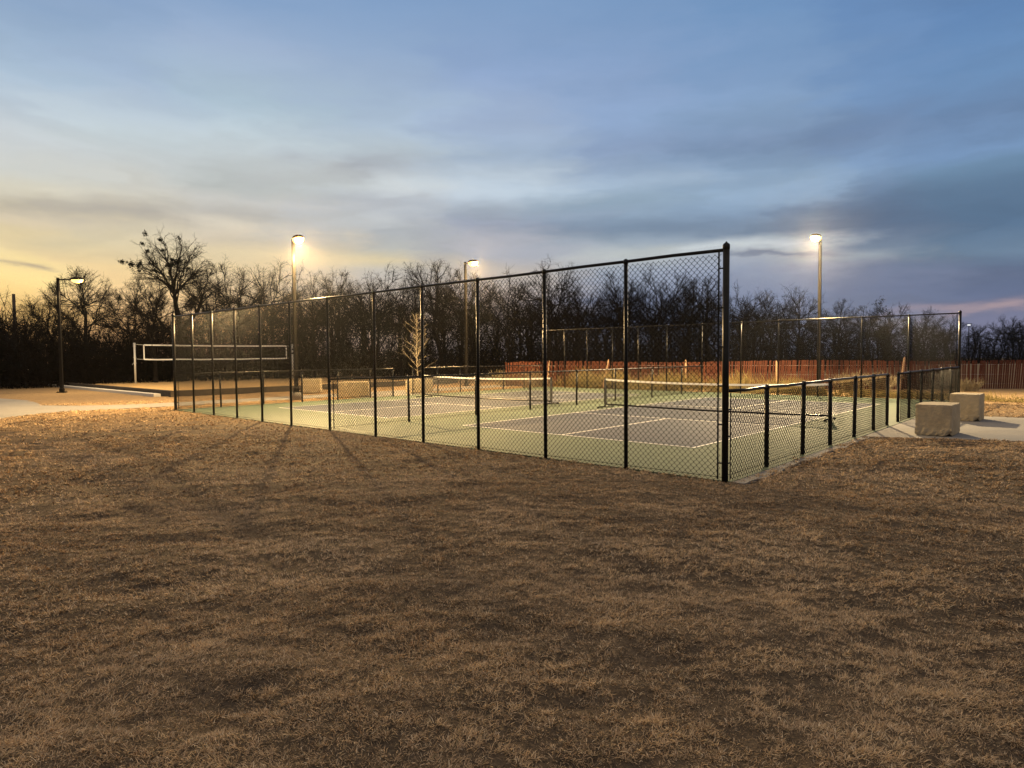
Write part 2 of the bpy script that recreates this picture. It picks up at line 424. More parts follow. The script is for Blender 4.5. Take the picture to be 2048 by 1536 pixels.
def ground_z(px, py):
    u = (px-AX)*DU[0] + (py-AY)*DU[1]; v = (px-AX)*DV[0] + (py-AY)*DV[1]
    du = np.maximum(np.maximum(-.3-u, u-L-.2), 0); dv = np.maximum(np.maximum(-.1-v, v-S-.2), 0)
    edge = np.clip(np.hypot(du, dv)/1.2, .15, 1)
    z = (fbm(px*1.3, py*2.3, 3, 4)-.5)*.10 + (fbm(px*.25, py*.3, 9, 2)-.5)*.08 + (fbm(px*5, py*7, 21, 2)-.5)*.035
    for r in RUTS: z = z - .035*np.exp(-(seg_dist(px, py, r)/.16)**2)*(.4+fbm(px*2.2, py*2.2, 31, 2))
    far = np.clip((np.hypot(px, py)-30)/20, 0, 1)
    return z*edge*(1-far)

def grid_axis(lo, hi, step, out, k=1.22):
    a = list(np.arange(lo, hi+1e-6, step)); s = step
    while a[-1] < out: s *= k; a.append(a[-1]+s)
    s = step
    while a[0] > -out: s *= k; a.insert(0, a[0]-s)
    return np.array(a)
gx = grid_axis(-16, 16, .1, 220); gy = grid_axis(1.5, 24, .09, 200)
GX, GY = np.meshgrid(gx, gy)
GZ = ground_z(GX, GY)
GZ[hard_mask(GX, GY)] = -.03
V = np.stack([GX, GY, GZ], -1).reshape(-1, 3)
idx = np.arange(GX.size).reshape(GX.shape)
Fq = np.stack([idx[:-1, :-1], idx[:-1, 1:], idx[1:, 1:], idx[1:, :-1]], -1).reshape(-1, 4)
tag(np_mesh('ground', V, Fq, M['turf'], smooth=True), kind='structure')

def sheet(name, poly, z, mat, thick=.05, kind='structure', parent=None):
    n = len(poly); mb = MB()
    P = [(p[0], p[1], z) for p in poly] + [(p[0], p[1], z-thick) for p in poly]
    a = sum(poly[i][0]*poly[(i+1) % n][1]-poly[(i+1) % n][0]*poly[i][1] for i in range(n))
    top = tuple(range(n)) if a > 0 else tuple(range(n-1, -1, -1))
    Fs = [top]
    for i in range(n):
        j = (i+1) % n
        Fs.append((i, i+n, j+n, j) if a > 0 else (i, j, j+n, i+n))
    mb.add(P, Fs)
    o = mb.build(name, mat, parent)
    if kind: o['kind'] = kind
    return o
sheet('path', PATH_RIGHT, .010, M['concrete'])
sheet('path', PATH_LEFT, .010, M['concrete'])
sheet('path', PAD_LEFT, .006, M['concrete'])
sheet('court_slab', [W(-.10, -.01), W(L+.2, -.01), W(L+.2, S+.2), W(-.10, S+.2)], .012, M['green'], .05)
# strip of concrete under the low fence at the near gate side, broken by turf
n = 60
edge = [W(-.16-.20*fbm(np.array([i*.33]), np.array([2.2]), 5, 3)[0], .0+6.3*i/n) for i in range(n+1)]
sheet('kerb_strip', [W(-.105, 0), *edge, W(-.105, 6.3)], .008, M['concrete'], .05)

CW, CL, U0, V0, G2, KIT = 6.096, 13.411, 1.755, 2.589, 9.10, 2.134
def court(u0, name):
    z = .016
    root = sheet(name, [W(u0, V0), W(u0+CW, V0), W(u0+CW, V0+CL), W(u0, V0+CL)], z, M['blue'], .02)
    mb = MB(); lw = .05; z2 = .020
    def strip(a, b, c, d): mb.add([W(a, b, z2), W(c, b, z2), W(c, d, z2), W(a, d, z2)], [(0, 3, 2, 1)])
    strip(u0-lw/2, V0-lw/2, u0+lw/2, V0+CL+lw/2); strip(u0+CW-lw/2, V0-lw/2, u0+CW+lw/2, V0+CL+lw/2)
    strip(u0+lw/2, V0-lw/2, u0+CW-lw/2, V0+lw/2); strip(u0+lw/2, V0+CL-lw/2, u0+CW-lw/2, V0+CL+lw/2)
    k1, k2 = V0+CL/2-KIT, V0+CL/2+KIT
    strip(u0+lw/2, k1-lw/2, u0+CW-lw/2, k1+lw/2); strip(u0+lw/2, k2-lw/2, u0+CW-lw/2, k2+lw/2)
    strip(u0+CW/2-lw/2, V0+lw/2, u0+CW/2+lw/2, k1-lw/2); strip(u0+CW/2-lw/2, k2+lw/2, u0+CW/2+lw/2, V0+CL-lw/2)
    mb.build('line_marking', M['line'], root)
court(U0, 'court_surface'); court(U0+G2, 'court_surface')

# ------------------------------------------------------------------ chain link fences
def chain_link(name, p0, p1, z0, z1, parent, woven, d=.042, r=.0027):
    p0, p1 = np.array(p0[:2]), np.array(p1[:2]); ln = np.linalg.norm(p1-p0); t = (p1-p0)/ln
    e1 = np.array([t[0], t[1], 0]); e2 = np.array([-t[1], t[0], 0]); up = np.array([0, 0, 1.0])
    base = np.array([p0[0], p0[1], 0])
    if woven:
        K = int(ln/d); Mz = int((z1-z0)/d)
        k = np.arange(K)[:, None]; m = np.arange(Mz)[None, :]
        side = (m + k) % 2
        # each picket wire zigzags across one column and hooks its neighbour with a short rounded knuckle
        kn = d*.16
        s_ = (k + side)*d + np.where(side == 1, .0022, -.0022)
        z_ = z0 + m*d + np.zeros_like(s_)
        S2 = np.stack([s_, s_], -1).reshape(K, -1)
        Z2 = np.stack([z_-kn/2, z_+kn/2], -1).reshape(K, -1)
        wob = (vnoise(S2*1.7, Z2*1.9, 3)-.5)*.02
        poly = base + S2[..., None]*e1 + Z2[..., None]*up + (wob[..., None])*e2
        Vv, Ff = np_tubes(poly, r, (e1+e2)*.9, (e2-e1)*.9+up*0, 3)
    else:
        H = z1-z0; D = 2*d
        c = np.arange(-math.floor(H/D), math.ceil(ln/D))*D
        out = []
        for sg in (1, -1):
            a = c if sg == 1 else c + H
            lo = np.clip(-a*sg, 0, H); hi = np.clip((ln-a)*sg, 0, H)
            zl = np.minimum(lo, hi); zh = np.maximum(lo, hi)
            ok = zh-zl > .01; zl, zh, aa = zl[ok], zh[ok], a[ok]
            P = np.stack([np.stack([aa+sg*zl, zl+z0], -1), np.stack([aa+sg*zh, zh+z0], -1)], 1)
            out.append(P)
        P = np.concatenate(out, 0)
        poly = base + P[..., :1]*e1 + P[..., 1:]*up
        Vv, Ff = np_tubes(poly, r, e1*1.2, e2*1.2, 3)
    return np_mesh(name, Vv, Ff, M['wire'], parent)

def fence(name, label, posts, height, woven, group, end_caps=(True, True), big=(), rails=True, post_r=.030, r=.0036, lean=.008):
    """posts: list of (u,v) along one straight run"""
    root = thing(name, W(*posts[0]), label, 'fence', group)
    P = [np.array(W(*q)) for q in posts]
    t = (P[-1]-P[0])/np.linalg.norm(P[-1]-P[0]); nrm = np.array([-t[1], t[0], 0])
    for i, p in enumerate(P):
        rr = .044 if i in big else post_r
        h = height + (.05 if i in big else -.012)
        jx, jy = random.gauss(0, lean), random.gauss(0, lean)
        if i in big: jx = jy = 0
        top = p + np.array([jx, jy, 0]) + np.array([0, 0, h])
        mb = MB(); mb.tube([p+np.array([0, 0, -.06]), p+(top-p)*.5, top], rr, 12)
        po = mb.build('post', M['black'], root, True)
        cap = MB(); cap.lathe(top, [(rr*1.08, -.05), (rr*1.1, 0), (rr*.95, .02), (rr*.45, .035), (.004, .055)] if i in big or i in (0, len(P)-1) else [(rr*1.2, -.03), (rr*1.25, .01), (rr*1.1, .035), (rr*.5, .047), (.004, .05)], 12)
        cap.build('post_cap', M['black'], po, True)
    # top rail, very slightly uneven
    pts = []
    for i, p in enumerate(P):
        pts.append(p + np.array([0, 0, height-.005 + random.gauss(0, .004)]))
        if i < len(P)-1: pts.append((p+P[i+1])/2 + np.array([0, 0, height-.008 + random.gauss(0, .006)]))
    MB().tube(pts, .0235, 10).build('top_rail', M['black'], root, True)
    wb = MB(); wb.tube([P[0]+nrm*.034+np.array([0, 0, .06]), P[-1]+nrm*.034+np.array([0, 0, .06])], .004, 5)
    wb.build('tension_wire', M['wire'], root)
    off = nrm*.036*(1 if np.dot(nrm[:2], [0, 1]) < 0 else -1)
    a, b = P[0]+t*.06+off, P[-1]-t*.06+off
    chain_link('chain_link_mesh', a, b, .016, height-.012, root, woven, r=r)
    for e, p, q in ((0, P[0], 1), (len(P)-1, P[-1], -1)):
        bar = MB(); c = p + t*q*.085 + off
        bar.box((c[0], c[1], height/2), (.02, .008, height-.06), ax=t, ay=nrm)
        for k in range(6 if height > 2 else 3):
            zz = .25 + k*(height-.5)/(5 if height > 2 else 2)
            bar.tube([p + off*.7 + np.array([0, 0, zz]), c + np.array([0, 0, zz])], .011, 6)
        bar.build('tension_bar', M['black'], root)
    return root

UPOST = [0, 1.55, 3.11, 4.70, 6.26, 7.85, 9.65, 11.42, 12.95, 14.45, 16.0, 17.45, L]
VR1 = [0.0, 1.46, 3.05, 4.55, 6.13, 7.64, 8.86]; VR2 = [9.95, 11.2, 12.72, 14.3, 15.9, 17.45, S]
VL1 = [0.0, 1.5, 3.05, 4.6, 6.16, 7.73, 8.92]; VL2 = [10.0, 11.47, 12.9, 14.1, 15.9, 17.5, S]
GF = 'chain link fences round the courts'
fence('chain_link_fence', 'tall black chain link fence along the lawn, nearest the camera', [(u, 0) for u in UPOST], TALL, True, GF, big=(0, 12))
fence('chain_link_fence', 'tall black chain link fence beyond the courts, before the red slat fence', [(u, S) for u in UPOST], TALL, False, GF, big=(0, 12))
fence('chain_link_fence', 'low black chain link fence from the tall corner post to the right gate opening', [(0, v) for v in VR1[0:1]] + [(0, v) for v in VR1[1:]], LOW, True, GF, post_r=.034)
fence('chain_link_fence', 'low black chain link fence beyond the right gate opening, behind the two pale blocks', [(0, v) for v in VR2], LOW, False, GF, post_r=.034)
fence('chain_link_fence', 'low black chain link fence at the left end, lawn side of the gate opening', [(L, v) for v in VL1], LOW, False, GF, post_r=.03)
fence('chain_link_fence', 'low black chain link fence beyond the left gate opening, near the young tree', [(L, v) for v in VL2], LOW, False, GF, post_r=.03)
fence('chain_link_fence', 'low black chain link fence dividing the two blue courts', [(9.65, v) for v in (0.0, 2.35, 4.8, 7.2, 9.65, 12.05, 14.7, 17.2, S)], LOW-.02, False, GF, post_r=.03)

# ------------------------------------------------------------------ court nets
def court_net(u0, label):
    vc = V0+CL/2; a, b = u0+CW/2-3.42, u0+CW/2+3.42; zb = .02
    root = thing('court_net', W((a+b)/2, vc, zb), label, 'net', 'nets on the two courts')
    top = lambda s: .955 - .075*(1-(2*s-1)**2)
    bot = lambda s: .13 - .035*math.sin(PI*s)
    N = 24
    ss = [i/N for i in range(N+1)]
    for e in (a, b):
        p = W(e, vc)
        po = MB().tube([(p[0], p[1], zb+.02), (p[0], p[1], .98)], .024, 10).build('post', M['black'], root, True)
        f = MB(); f.tube([W(e, vc-.42, zb+.03), W(e, vc+.42, zb+.03)], .022, 8)
        f.tube([W(e, vc-.42, zb+.022), W(e, vc-.36, zb+.022)], .03, 8); f.tube([W(e, vc+.36, zb+.022), W(e, vc+.42, zb+.022)], .03, 8)
        f.build('foot', M['black'], po, True)
        # netting sleeve hung on the post
        sv = MB(); sv.box(W(e, vc, .52), (.075, .05, .80), ax=(DU[0], DU[1], 0), ay=(DV[0], DV[1], 0)); sv.build('sleeve', M['netcord'], po)
    MB().tube([W(a+(b-a)*s, vc, bot(s)) for s in ss], .026, 8).build('bottom_bar', M['black'], root, True)
    tp = MB()
    for i in range(N):
        s0, s1 = ss[i], ss[i+1]
        P = []
        for s in (s0, s1):
            for (dv, dz) in ((-.008, -.055), (-.010, .0), (.010, .0), (.008, -.055)):
                P.append(W(a+(b-a)*s, vc+dv, top(s)+dz))
        tp.add(P, [(0, 1, 5, 4), (1, 2, 6, 5), (2, 3, 7, 6), (3, 0, 4, 7)])
    tp.build('top_tape', M['tape'], root)
    n1 = int((b-a)/.045); lines = []
    for i in range(1, n1):
        s = i/n1; lines.append([W(a+(b-a)*s, vc, bot(s)), W(a+(b-a)*s, vc, top(s)-.05)])
    e1 = np.array([DU[0], DU[1], 0]); e2 = np.array([DV[0], DV[1], 0])
    V1, F1 = np_tubes(np.array(lines), .0038, e1, e2, 3)
    rows = [[W(a+(b-a)*s, vc, bot(s)+(top(s)-.05-bot(s))*k/18) for s in ss] for k in range(1, 18)]
    V2, F2 = np_tubes(np.array(rows), .0038, np.array([0, 0, 1.0]), e2, 3)
    np_mesh('netting', np.concatenate([V1, V2]), np.concatenate([F1, F2+len(V1)]), M['netcord'], root)
court_net(U0, 'white taped court net with black bottom bar on the nearer right hand court')
court_net(U0+G2, 'white taped court net on the farther court, beyond the low divider fence')

# ------------------------------------------------------------------ sand court with net
u0, u1, v0, v1 = SAND_UV
sn = 70
SG = np.meshgrid(np.linspace(u0+.2, u1-.2, sn*2), np.linspace(v0+.2, v1-.2, sn))
sx = AX + SG[0]*DU[0] + SG[1]*DV[0]; sy = AY + SG[0]*DU[1] + SG[1]*DV[1]
sz = .10 + (fbm(sx*1.6, sy*1.6, 44, 4)-.5)*.16
idx = np.arange(sx.size).reshape(sx.shape)
tag(np_mesh('sand', np.stack([sx, sy, sz], -1).reshape(-1, 3), np.stack([idx[:-1, :-1], idx[:-1, 1:], idx[1:, 1:], idx[1:, :-1]], -1).reshape(-1, 4), M['sand'], smooth=True), kind='structure')
rt = thing('timber_border', W(u0, v0), 'dark timber border around the orange sand court', 'border')
def beam(ua, va, ub, vb, w, h, z, mat, name):
    A_, B_ = np.array(W(ua, va, z)), np.array(W(ub, vb, z)); t = (B_-A_); ln = np.linalg.norm(t); t = t/ln
    mb = MB(); k = max(1, int(ln/2.4))
    for i in range(k):
        c = A_ + t*ln*(i+.5)/k
        mb.box((c[0], c[1], z), (ln/k-.012, w, h), ax=t, ay=(-t[1], t[0], 0), bev=.012)
    return mb.build(name, mat, rt if mat is M['timber'] else rk)
for q in ((u0, v0+.1, u0, v1-.1), (u1, v0+.1, u1, v1-.1), (u0-.1, v0, u1+.1, v0), (u0-.1, v1, u1+.1, v1)): beam(*q, .2, .36, .08, M['timber'], 'beam')
rk = thing('concrete_edging', W(u0, v0-.5), 'pale concrete edging strip beside the dark timber of the sand court', 'edging')
beam(u0+.6, v0-.42, u1+.1, v0-.42, .30, .2, .02, M['kerb'], 'edging_strip')

rv = thing('volleyball_net', W(42.4, 6.2, .1), 'volleyball net with two white tapes on pale posts over the sand', 'volleyball net')
for vv in (6.2, 17.2):
    p = W(42.4, vv, 0)
    po = MB().tube([(p[0], p[1], 0), (p[0], p[1], 2.76)], .06, 10).build('post', M['vpost'], rv, True)
    for zz in (2.68, 2.55, 1.82, 1.45):
        MB().tube([(p[0]-.085, p[1], zz), (p[0]+.085, p[1], zz)], .035, 6).build('clamp', M['galv'], po)
    MB().tube([(p[0]-.06, p[1], 1.45), (p[0]-.11, p[1]-.02, 1.42), (p[0]-.16, p[1]-.05, 1.33)], .018, 6).build('winch_handle', M['galv'], po)
va, vb = 6.75, 16.7
def vband(z0, name, h=.09, zend=None):
    mb = MB(); N = 14
    for i in range(N):
        P = []
        for j in (i, i+1):
            s = j/N; sag = -.03*math.sin(PI*s) + .012*math.sin(s*23+z0*9)*(1 if z0 < 2 else .2)
            for dv in (-.008, .008):
                for dz in (-h/2, h/2): P.append(np.array(W(42.4+dv, va+(vb-va)*s, z0+sag+dz)))
        mb.add(P, [(0, 1, 5, 4), (3, 2, 6, 7), (1, 3, 7, 5), (2, 0, 4, 6)])
    mb.add([W(42.392, va, z0-h/2), W(42.392, va, z0+h/2), W(42.408, va, z0-h/2), W(42.408, va, z0+h/2)], [(0, 2, 3, 1)])
    return mb.build(name, M['tape'], rv)
vband(2.62, 'top_tape'); vband(1.68, 'bottom_tape', .085)
sb = MB()
for vv in (va, vb): sb.box(W(42.4, vv, 2.15), (.02, .07, .95), ax=(DU[0], DU[1], 0), ay=(DV[0], DV[1], 0))
sb.build('side_tape', M['tape'], rv)
cd = MB()
for (za, zb_) in ((2.66, 2.62), (1.72, 1.68)):
    cd.tube([W(42.4, 6.2, za), W(42.4, va, zb_)], .008, 5); cd.tube([W(42.4, vb, zb_), W(42.4, 17.2, za)], .008, 5)
cd.build('tension_rope', M['tape'], rv)
n1 = int((vb-va)/.1); lines = [[W(42.4, va+(vb-va)*i/n1, 1.7), W(42.4, va+(vb-va)*i/n1, 2.58)] for i in range(1, n1)]
lines += [[W(42.4, va, 1.7+.88*k/9), W(42.4, vb, 1.7+.88*k/9)] for k in range(1, 9)]
V1, F1 = np_tubes(np.array(lines), .0018, np.array([DU[0], DU[1], 0]), np.array([DV[0]*.7, DV[1]*.7, .7]), 3)
np_mesh('netting', V1, F1, M['netcord'], rv)

# ------------------------------------------------------------------ lamp posts
def lamp_post(loc, h, az, label, arm=.45, footing=False, power=3000, col=(1.0, .72, .37), curve=False, lens=1.0, back=.15, near=.6, cut=(.14, .48), leak=.13):
    x, y = loc[:2]
    root = thing('lamp_post', (x, y, 0), label, 'lamp post', 'lit lamp posts')
    d = np.array([math.cos(az), math.sin(az), 0]); sd = np.array([-d[1], d[0], 0])
    z0 = 0.0
    if footing:
        z0 = .3
        MB().lathe((x, y, -.1), [(.22, 0), (.22, .38), (.205, .4)], 20).build('footing', M['concrete'], root, True)
    bp = MB(); bp.box((x, y, z0+.02), (.36, .36, .04), ax=d, ay=sd, bev=.008)
    for i in (-1, 1):
        for j in (-1, 1):
            q = np.array([x, y, 0]) + d*.13*i + sd*.13*j
            bp.tube([(q[0], q[1], z0+.03), (q[0], q[1], z0+.09)], .014, 6)
    bp.box((x, y, z0+.12), (.19, .19, .2), ax=d, ay=sd, bev=.02)
    bp.build('base_plate', M['pole'], root)
    # square tapered shaft
    mb = MB(); P = []
    for (zz, w) in ((z0+.04, .068), (h*.5, .060), (h, .052)):
        for (i, j) in ((-1, -1), (1, -1), (1, 1), (-1, 1)):
            q = np.array([x, y, zz]) + d*w*i + sd*w*j; P.append(q)
    Fs = [(8, 9, 10, 11)]
    for r in range(2):
        for k in range(4): Fs.append((r*4+k, r*4+(k+1) % 4, r*4+4+(k+1) % 4, r*4+4+k))
    mb.add(P, Fs); mb.build('pole', M['pole'], root)
    e0 = np.array([x, y, h-.10]); e1 = e0 + d*arm + np.array([0, 0, .03 if not curve else .02])
    ap = [e0, e0+d*arm*.5+np.array([0, 0, .03 if curve else .015]), e1]
    MB().tube(ap, .034, 8).build('arm', M['pole'], root, True)
    c = e1 + d*.30 + np.array([0, 0, .01])
    # housing: low oval shell over a drop lens
    hd = MB(); P = []; n = 20
    prof = [(.86, -.02), (1.0, .0), (1.0, .03), (.9, .075), (.6, .11), (.15, .125)]
    for (k, zz) in prof:
        for i in range(n):
            t = 2*PI*i/n; q = c + d*(.34*k*math.cos(t)) + sd*(.20*k*math.sin(t)) + np.array([0, 0, zz]); P.append(q)
    Fs = []
    for r in range(len(prof)-1):
        for i in range(n): Fs.append((r*n+i, r*n+(i+1) % n, r*n+n+(i+1) % n, r*n+n+i))
    Fs.append(tuple((len(prof)-1)*n+i for i in range(n))); Fs.append(tuple(range(n-1, -1, -1)))
    hd.add(P, Fs); ho = hd.build('lamp_head', M['pole'], root, True)
    ls = MB(); P = []
    prof = [(.92, -.022), (.88, -.07), (.74, -.125), (.5, -.165), (.2, -.185), (.03, -.19)]
    for (k, zz) in prof:
        for i in range(n):
            t = 2*PI*i/n; P.append(c + d*(.31*k*lens*math.cos(t)) + sd*(.185*k*lens*math.sin(t)) + np.array([0, 0, zz*lens]))
    Fs = []
    for r in range(len(prof)-1):
        for i in range(n): Fs.append((r*n+i, r*n+n+i, r*n+n+(i+1) % n, r*n+(i+1) % n))
    Fs.append(tuple(range(n-1, -1, -1)))
    ls.add(P, Fs); ls.build('lens', M['lens'], ho, True)
    # luminaire optics: batwing throw, cut off above the horizontal and behind the pole
    li = bpy.data.lights.new('lamp_light', 'POINT'); li.energy = power; li.color = col; li.shadow_soft_size = .12
    li.use_nodes = True
    nt = NT(li.node_tree); em = [n_ for n_ in li.node_tree.nodes if n_.type == 'EMISSION'][0]
    sp = nt.new('ShaderNodeSeparateXYZ'); nt.l.new(nt.new('ShaderNodeTexCoord').outputs['Normal'], sp.inputs[0])
    dn = nt.m('MULTIPLY', sp.outputs[2], -1)
    f = nt.mr(dn, .35, .92, 1.0, near, True)
    f = nt.m('MULTIPLY', f, nt.mr(dn, cut[0], cut[1], leak, 1, True))
    f = nt.m('MULTIPLY', f, nt.mr(sp.outputs[0], -.75, -.1, back, 1.0, True))
    nt.put(em.inputs['Strength'], f)
    lo = bpy.data.objects.new('lamp_light', li); C.objects.link(lo); lo.parent = root
    q = c + d*.30
    lo.location = (q[0]-x, q[1]-y, q[2]-.30*max(lens, 1)); lo.rotation_euler = (0, 0, az)
    return root
aU = math.atan2(-DU[1], -DU[0]); aV = math.atan2(-DV[1], -DV[0])
lamp_post((-23.38, 33.59), 5.92, math.radians(8), 'lit lamp post with a longer arm on the lawn beside the concrete edging', .62, False, 3900, (1, .72, .36), True, 1.0, .6, leak=.05)
lamp_post((-8.84, 26.50), 6.53, math.atan2(-DU[1]-.2*DV[1], -DU[0]-.2*DV[0]), 'lit lamp post on a round footing, at the right end of the volleyball net', .30, True, 38000, lens=1.2, back=.3, near=.26, cut=(.10, .40), leak=.10, col=(1.0, .66, .28))
lamp_post((-2.64, 37.55), 7.15, aU, 'lit lamp post beyond the courts, close right of the young pale tree', .32, False, 22000, lens=1.2, back=.1, leak=.26, col=(1.0, .64, .26))
lamp_post((13.77, 29.05), 6.9, aV, 'lit lamp post behind the far fence, its head pointing left over the courts', .30, True, 27000, lens=1.2, back=.03, leak=.30)

# ------------------------------------------------------------------ stone blocks
def block(corner, right, depth, h, label, seed, chips=((1, 0, 0), (0, 1, 1))):
    """corner: near vertical edge; right/left: vectors along the two visible faces"""
    rg = np.random.default_rng(seed)
    c = np.array(corner[:2]); a = np.array(right); b = np.array(depth)
    root_loc = (*(c+(a+b)/2), .02)
    n = 16
    V = []; Fs = []
    def pt(i, j, k):
        s, t, w = i/n, j/n, k/n
        p = c + a*s + b*t
        q = np.array([p[0], p[1], .02 + h*w])
        # worn edges and rough faces
        ed = sum(1 for e in (s, t, w) if e in (0, 1))
        ctr = np.array([*(c+(a+b)/2), .02+h/2])
        f = 1 - ((.006 + .014*rg.random()*(rg.random() < .3)) if ed == 2 else .022 if ed == 3 else 0)
        q = ctr + (q-ctr)*f
        q += (np.array([fbm(np.array([q[0]*4+seed]), np.array([q[2]*4+q[1]*3]), 3+m, 4)[0] for m in (0, 7, 13)])-.5)*.022
        if w < .2 and ed >= 1: q[:2] += (q[:2]-ctr[:2])*.02*rg.random()
        for cc in chips:
            dd = np.linalg.norm(np.array([s, t, w])*np.array([np.hypot(*a), np.hypot(*b), h]) - np.array(cc)*np.array([np.hypot(*a), np.hypot(*b), h]))
            if dd < .12: q = q + (ctr-q)*(.12-dd)*1.2
        return q
    idx = {}
    def vid(i, j, k):
        if (i, j, k) not in idx: idx[(i, j, k)] = len(V); V.append(pt(i, j, k))
        return idx[(i, j, k)]
    for i in range(n):
        for j in range(n):
            Fs.append((vid(i, j, n), vid(i+1, j, n), vid(i+1, j+1, n), vid(i, j+1, n)))
            Fs.append((vid(i, 0, j), vid(i+1, 0, j), vid(i+1, 0, j+1), vid(i, 0, j+1)))
            Fs.append((vid(i, n, j), vid(i, n, j+1), vid(i+1, n, j+1), vid(i+1, n, j)))
            Fs.append((vid(0, i, j), vid(0, i, j+1), vid(0, i+1, j+1), vid(0, i+1, j)))
            Fs.append((vid(n, i, j), vid(n, i+1, j), vid(n, i+1, j+1), vid(n, i, j+1)))
    mb = MB(); mb.add(V, Fs)
    o = mb.build('stone_block', M['block'])
    for v in o.data.vertices: v.co -= Vector(root_loc)
    o.location = root_loc
    tag(o, label, 'stone block', 'pale stone blocks by the gates')
    return o
def along_uv(corner, wu, wv, h, label, seed):
    c = np.array(corner[:2]); block(c + DU*wu, tuple(-DU*wu), tuple(DV*wv), h, label, seed)
along_uv(gnd(1903, 875.5), .64, 1.02, .63, 'large pale stone block nearest the camera, on the path by the right gate', 3)
along_uv(gnd(1958, 844.5), .62, .95, .66, 'pale stone block on the far side of the path, behind the nearest block', 5)
block(gnd(675, 795.5)[:2], (1.27, .14), (-.03, .60), .64, 'long orange lit stone block just outside the left gate, left of the opening', 8)
block(gnd(820, 787)[:2], (1.02, .52), (-.30, .56), .64, 'orange lit stone block in front of the young pale tree, right of the left gate', 12)
block(gnd(604, 786.5)[:2], (.84, .1), (-.06, .6), .66, 'bright orange lit stone block by the sand court, right of the lamp footing', 17)

# ------------------------------------------------------------------ red slat fence with stakes
RF = [(-.3, 36.9), (3.2, 36.1), (7.4, 34.9), (13.1, 32.0), (17.8, 30.4), (23.8, 30.2), (34, 31.5)]
rf = thing('slat_fence', (7.4, 34.9, 0), 'long red wooden slat fence behind the far chain link fence', 'fence')
slats = MB(); wires = MB(); s = 0
seglen = [math.dist(RF[i], RF[i+1]) for i in range(len(RF)-1)]
tot = sum(seglen)
def along(s):
    for i, ln in enumerate(seglen):
        if s <= ln or i == len(seglen)-1:
            t = s/ln; return np.array([RF[i][0]+(RF[i+1][0]-RF[i][0])*t, RF[i][1]+(RF[i+1][1]-RF[i][1])*t]), math.atan2(RF[i+1][1]-RF[i][1], RF[i+1][0]-RF[i][0])
        s -= ln
rs = random.Random(5)
tops = []
while s < tot:
    p, an = along(s)
    p = p + np.array([-math.sin(an), math.cos(an)])*.10*math.sin(s*.9)
    lean = .06*math.sin(s*.55)+rs.gauss(0, .02); h = 1.35 + .04*math.sin(s*.5) + rs.gauss(0, .011)
    t = np.array([math.cos(an), math.sin(an), 0]); nn = np.array([-t[1], t[0], 0])
    upv = np.array([t[0]*lean, t[1]*lean, 1.0]); upv /= np.linalg.norm(upv)
    slats.box((p[0]+t[0]*lean*h/2, p[1]+t[1]*lean*h/2, h/2+.02), (.068+rs.random()*.012, .012, h), ax=t, ay=nn, az=upv)
    tops.append((p, t, lean))
    s += .088 + rs.random()*.02
slats.build('slats', M['slat'], rf)
for zz in (.25, .7, 1.15):
    wires.tube([(q[0]+t[0]*ln*zz, q[1]+t[1]*ln*zz, zz) for q, t, ln in tops[::6]], .006, 4)
wires.build('binding_wire', M['galv'], rf)
def stake(px, dist, h, leanx, label):
    d = ray(px, 760); k = dist/d[1]; x, y = d[0]*k, dist
    mb = MB(); a = np.array([x, y, -.05]); b = np.array([x+leanx, y+.05, h])
    t = (b-a)/np.linalg.norm(b-a)
    mb.box((a+b)/2, (.075, .04, np.linalg.norm(b-a)), ax=np.cross([0, 1, 0], t), ay=np.cross(t, np.cross([0, 1, 0], t)), az=t, bev=.006)
    top = b + t*.05
    mb.tube([b, top], [.03, .012], 5)
    o = mb.build('stake', M['stake']); 
    for v in o.data.vertices: v.co -= Vector((x, y, 0))
    o.location = (x, y, 0)
    tag(o, label, 'stake', 'wooden stakes at the red fence')
stake(1093, 35.4, 1.42, .16, 'leaning wooden stake at the red fence, close to the far left corner post')
stake(1205, 34.2, 1.45, .32, 'strongly leaning wooden stake at the red fence, left of the nearer net post')
stake(1371, 32.4, 1.42, .02, 'upright pale stake at the red fence above the middle of the nearer net')
stake(1800, 29.6, 1.50, .22, 'leaning wooden stake at the red fence above the right gate posts')
stake(1553, 31.0, 1.35, .01, 'upright stake at the red fence between the corner post and right lamp post')

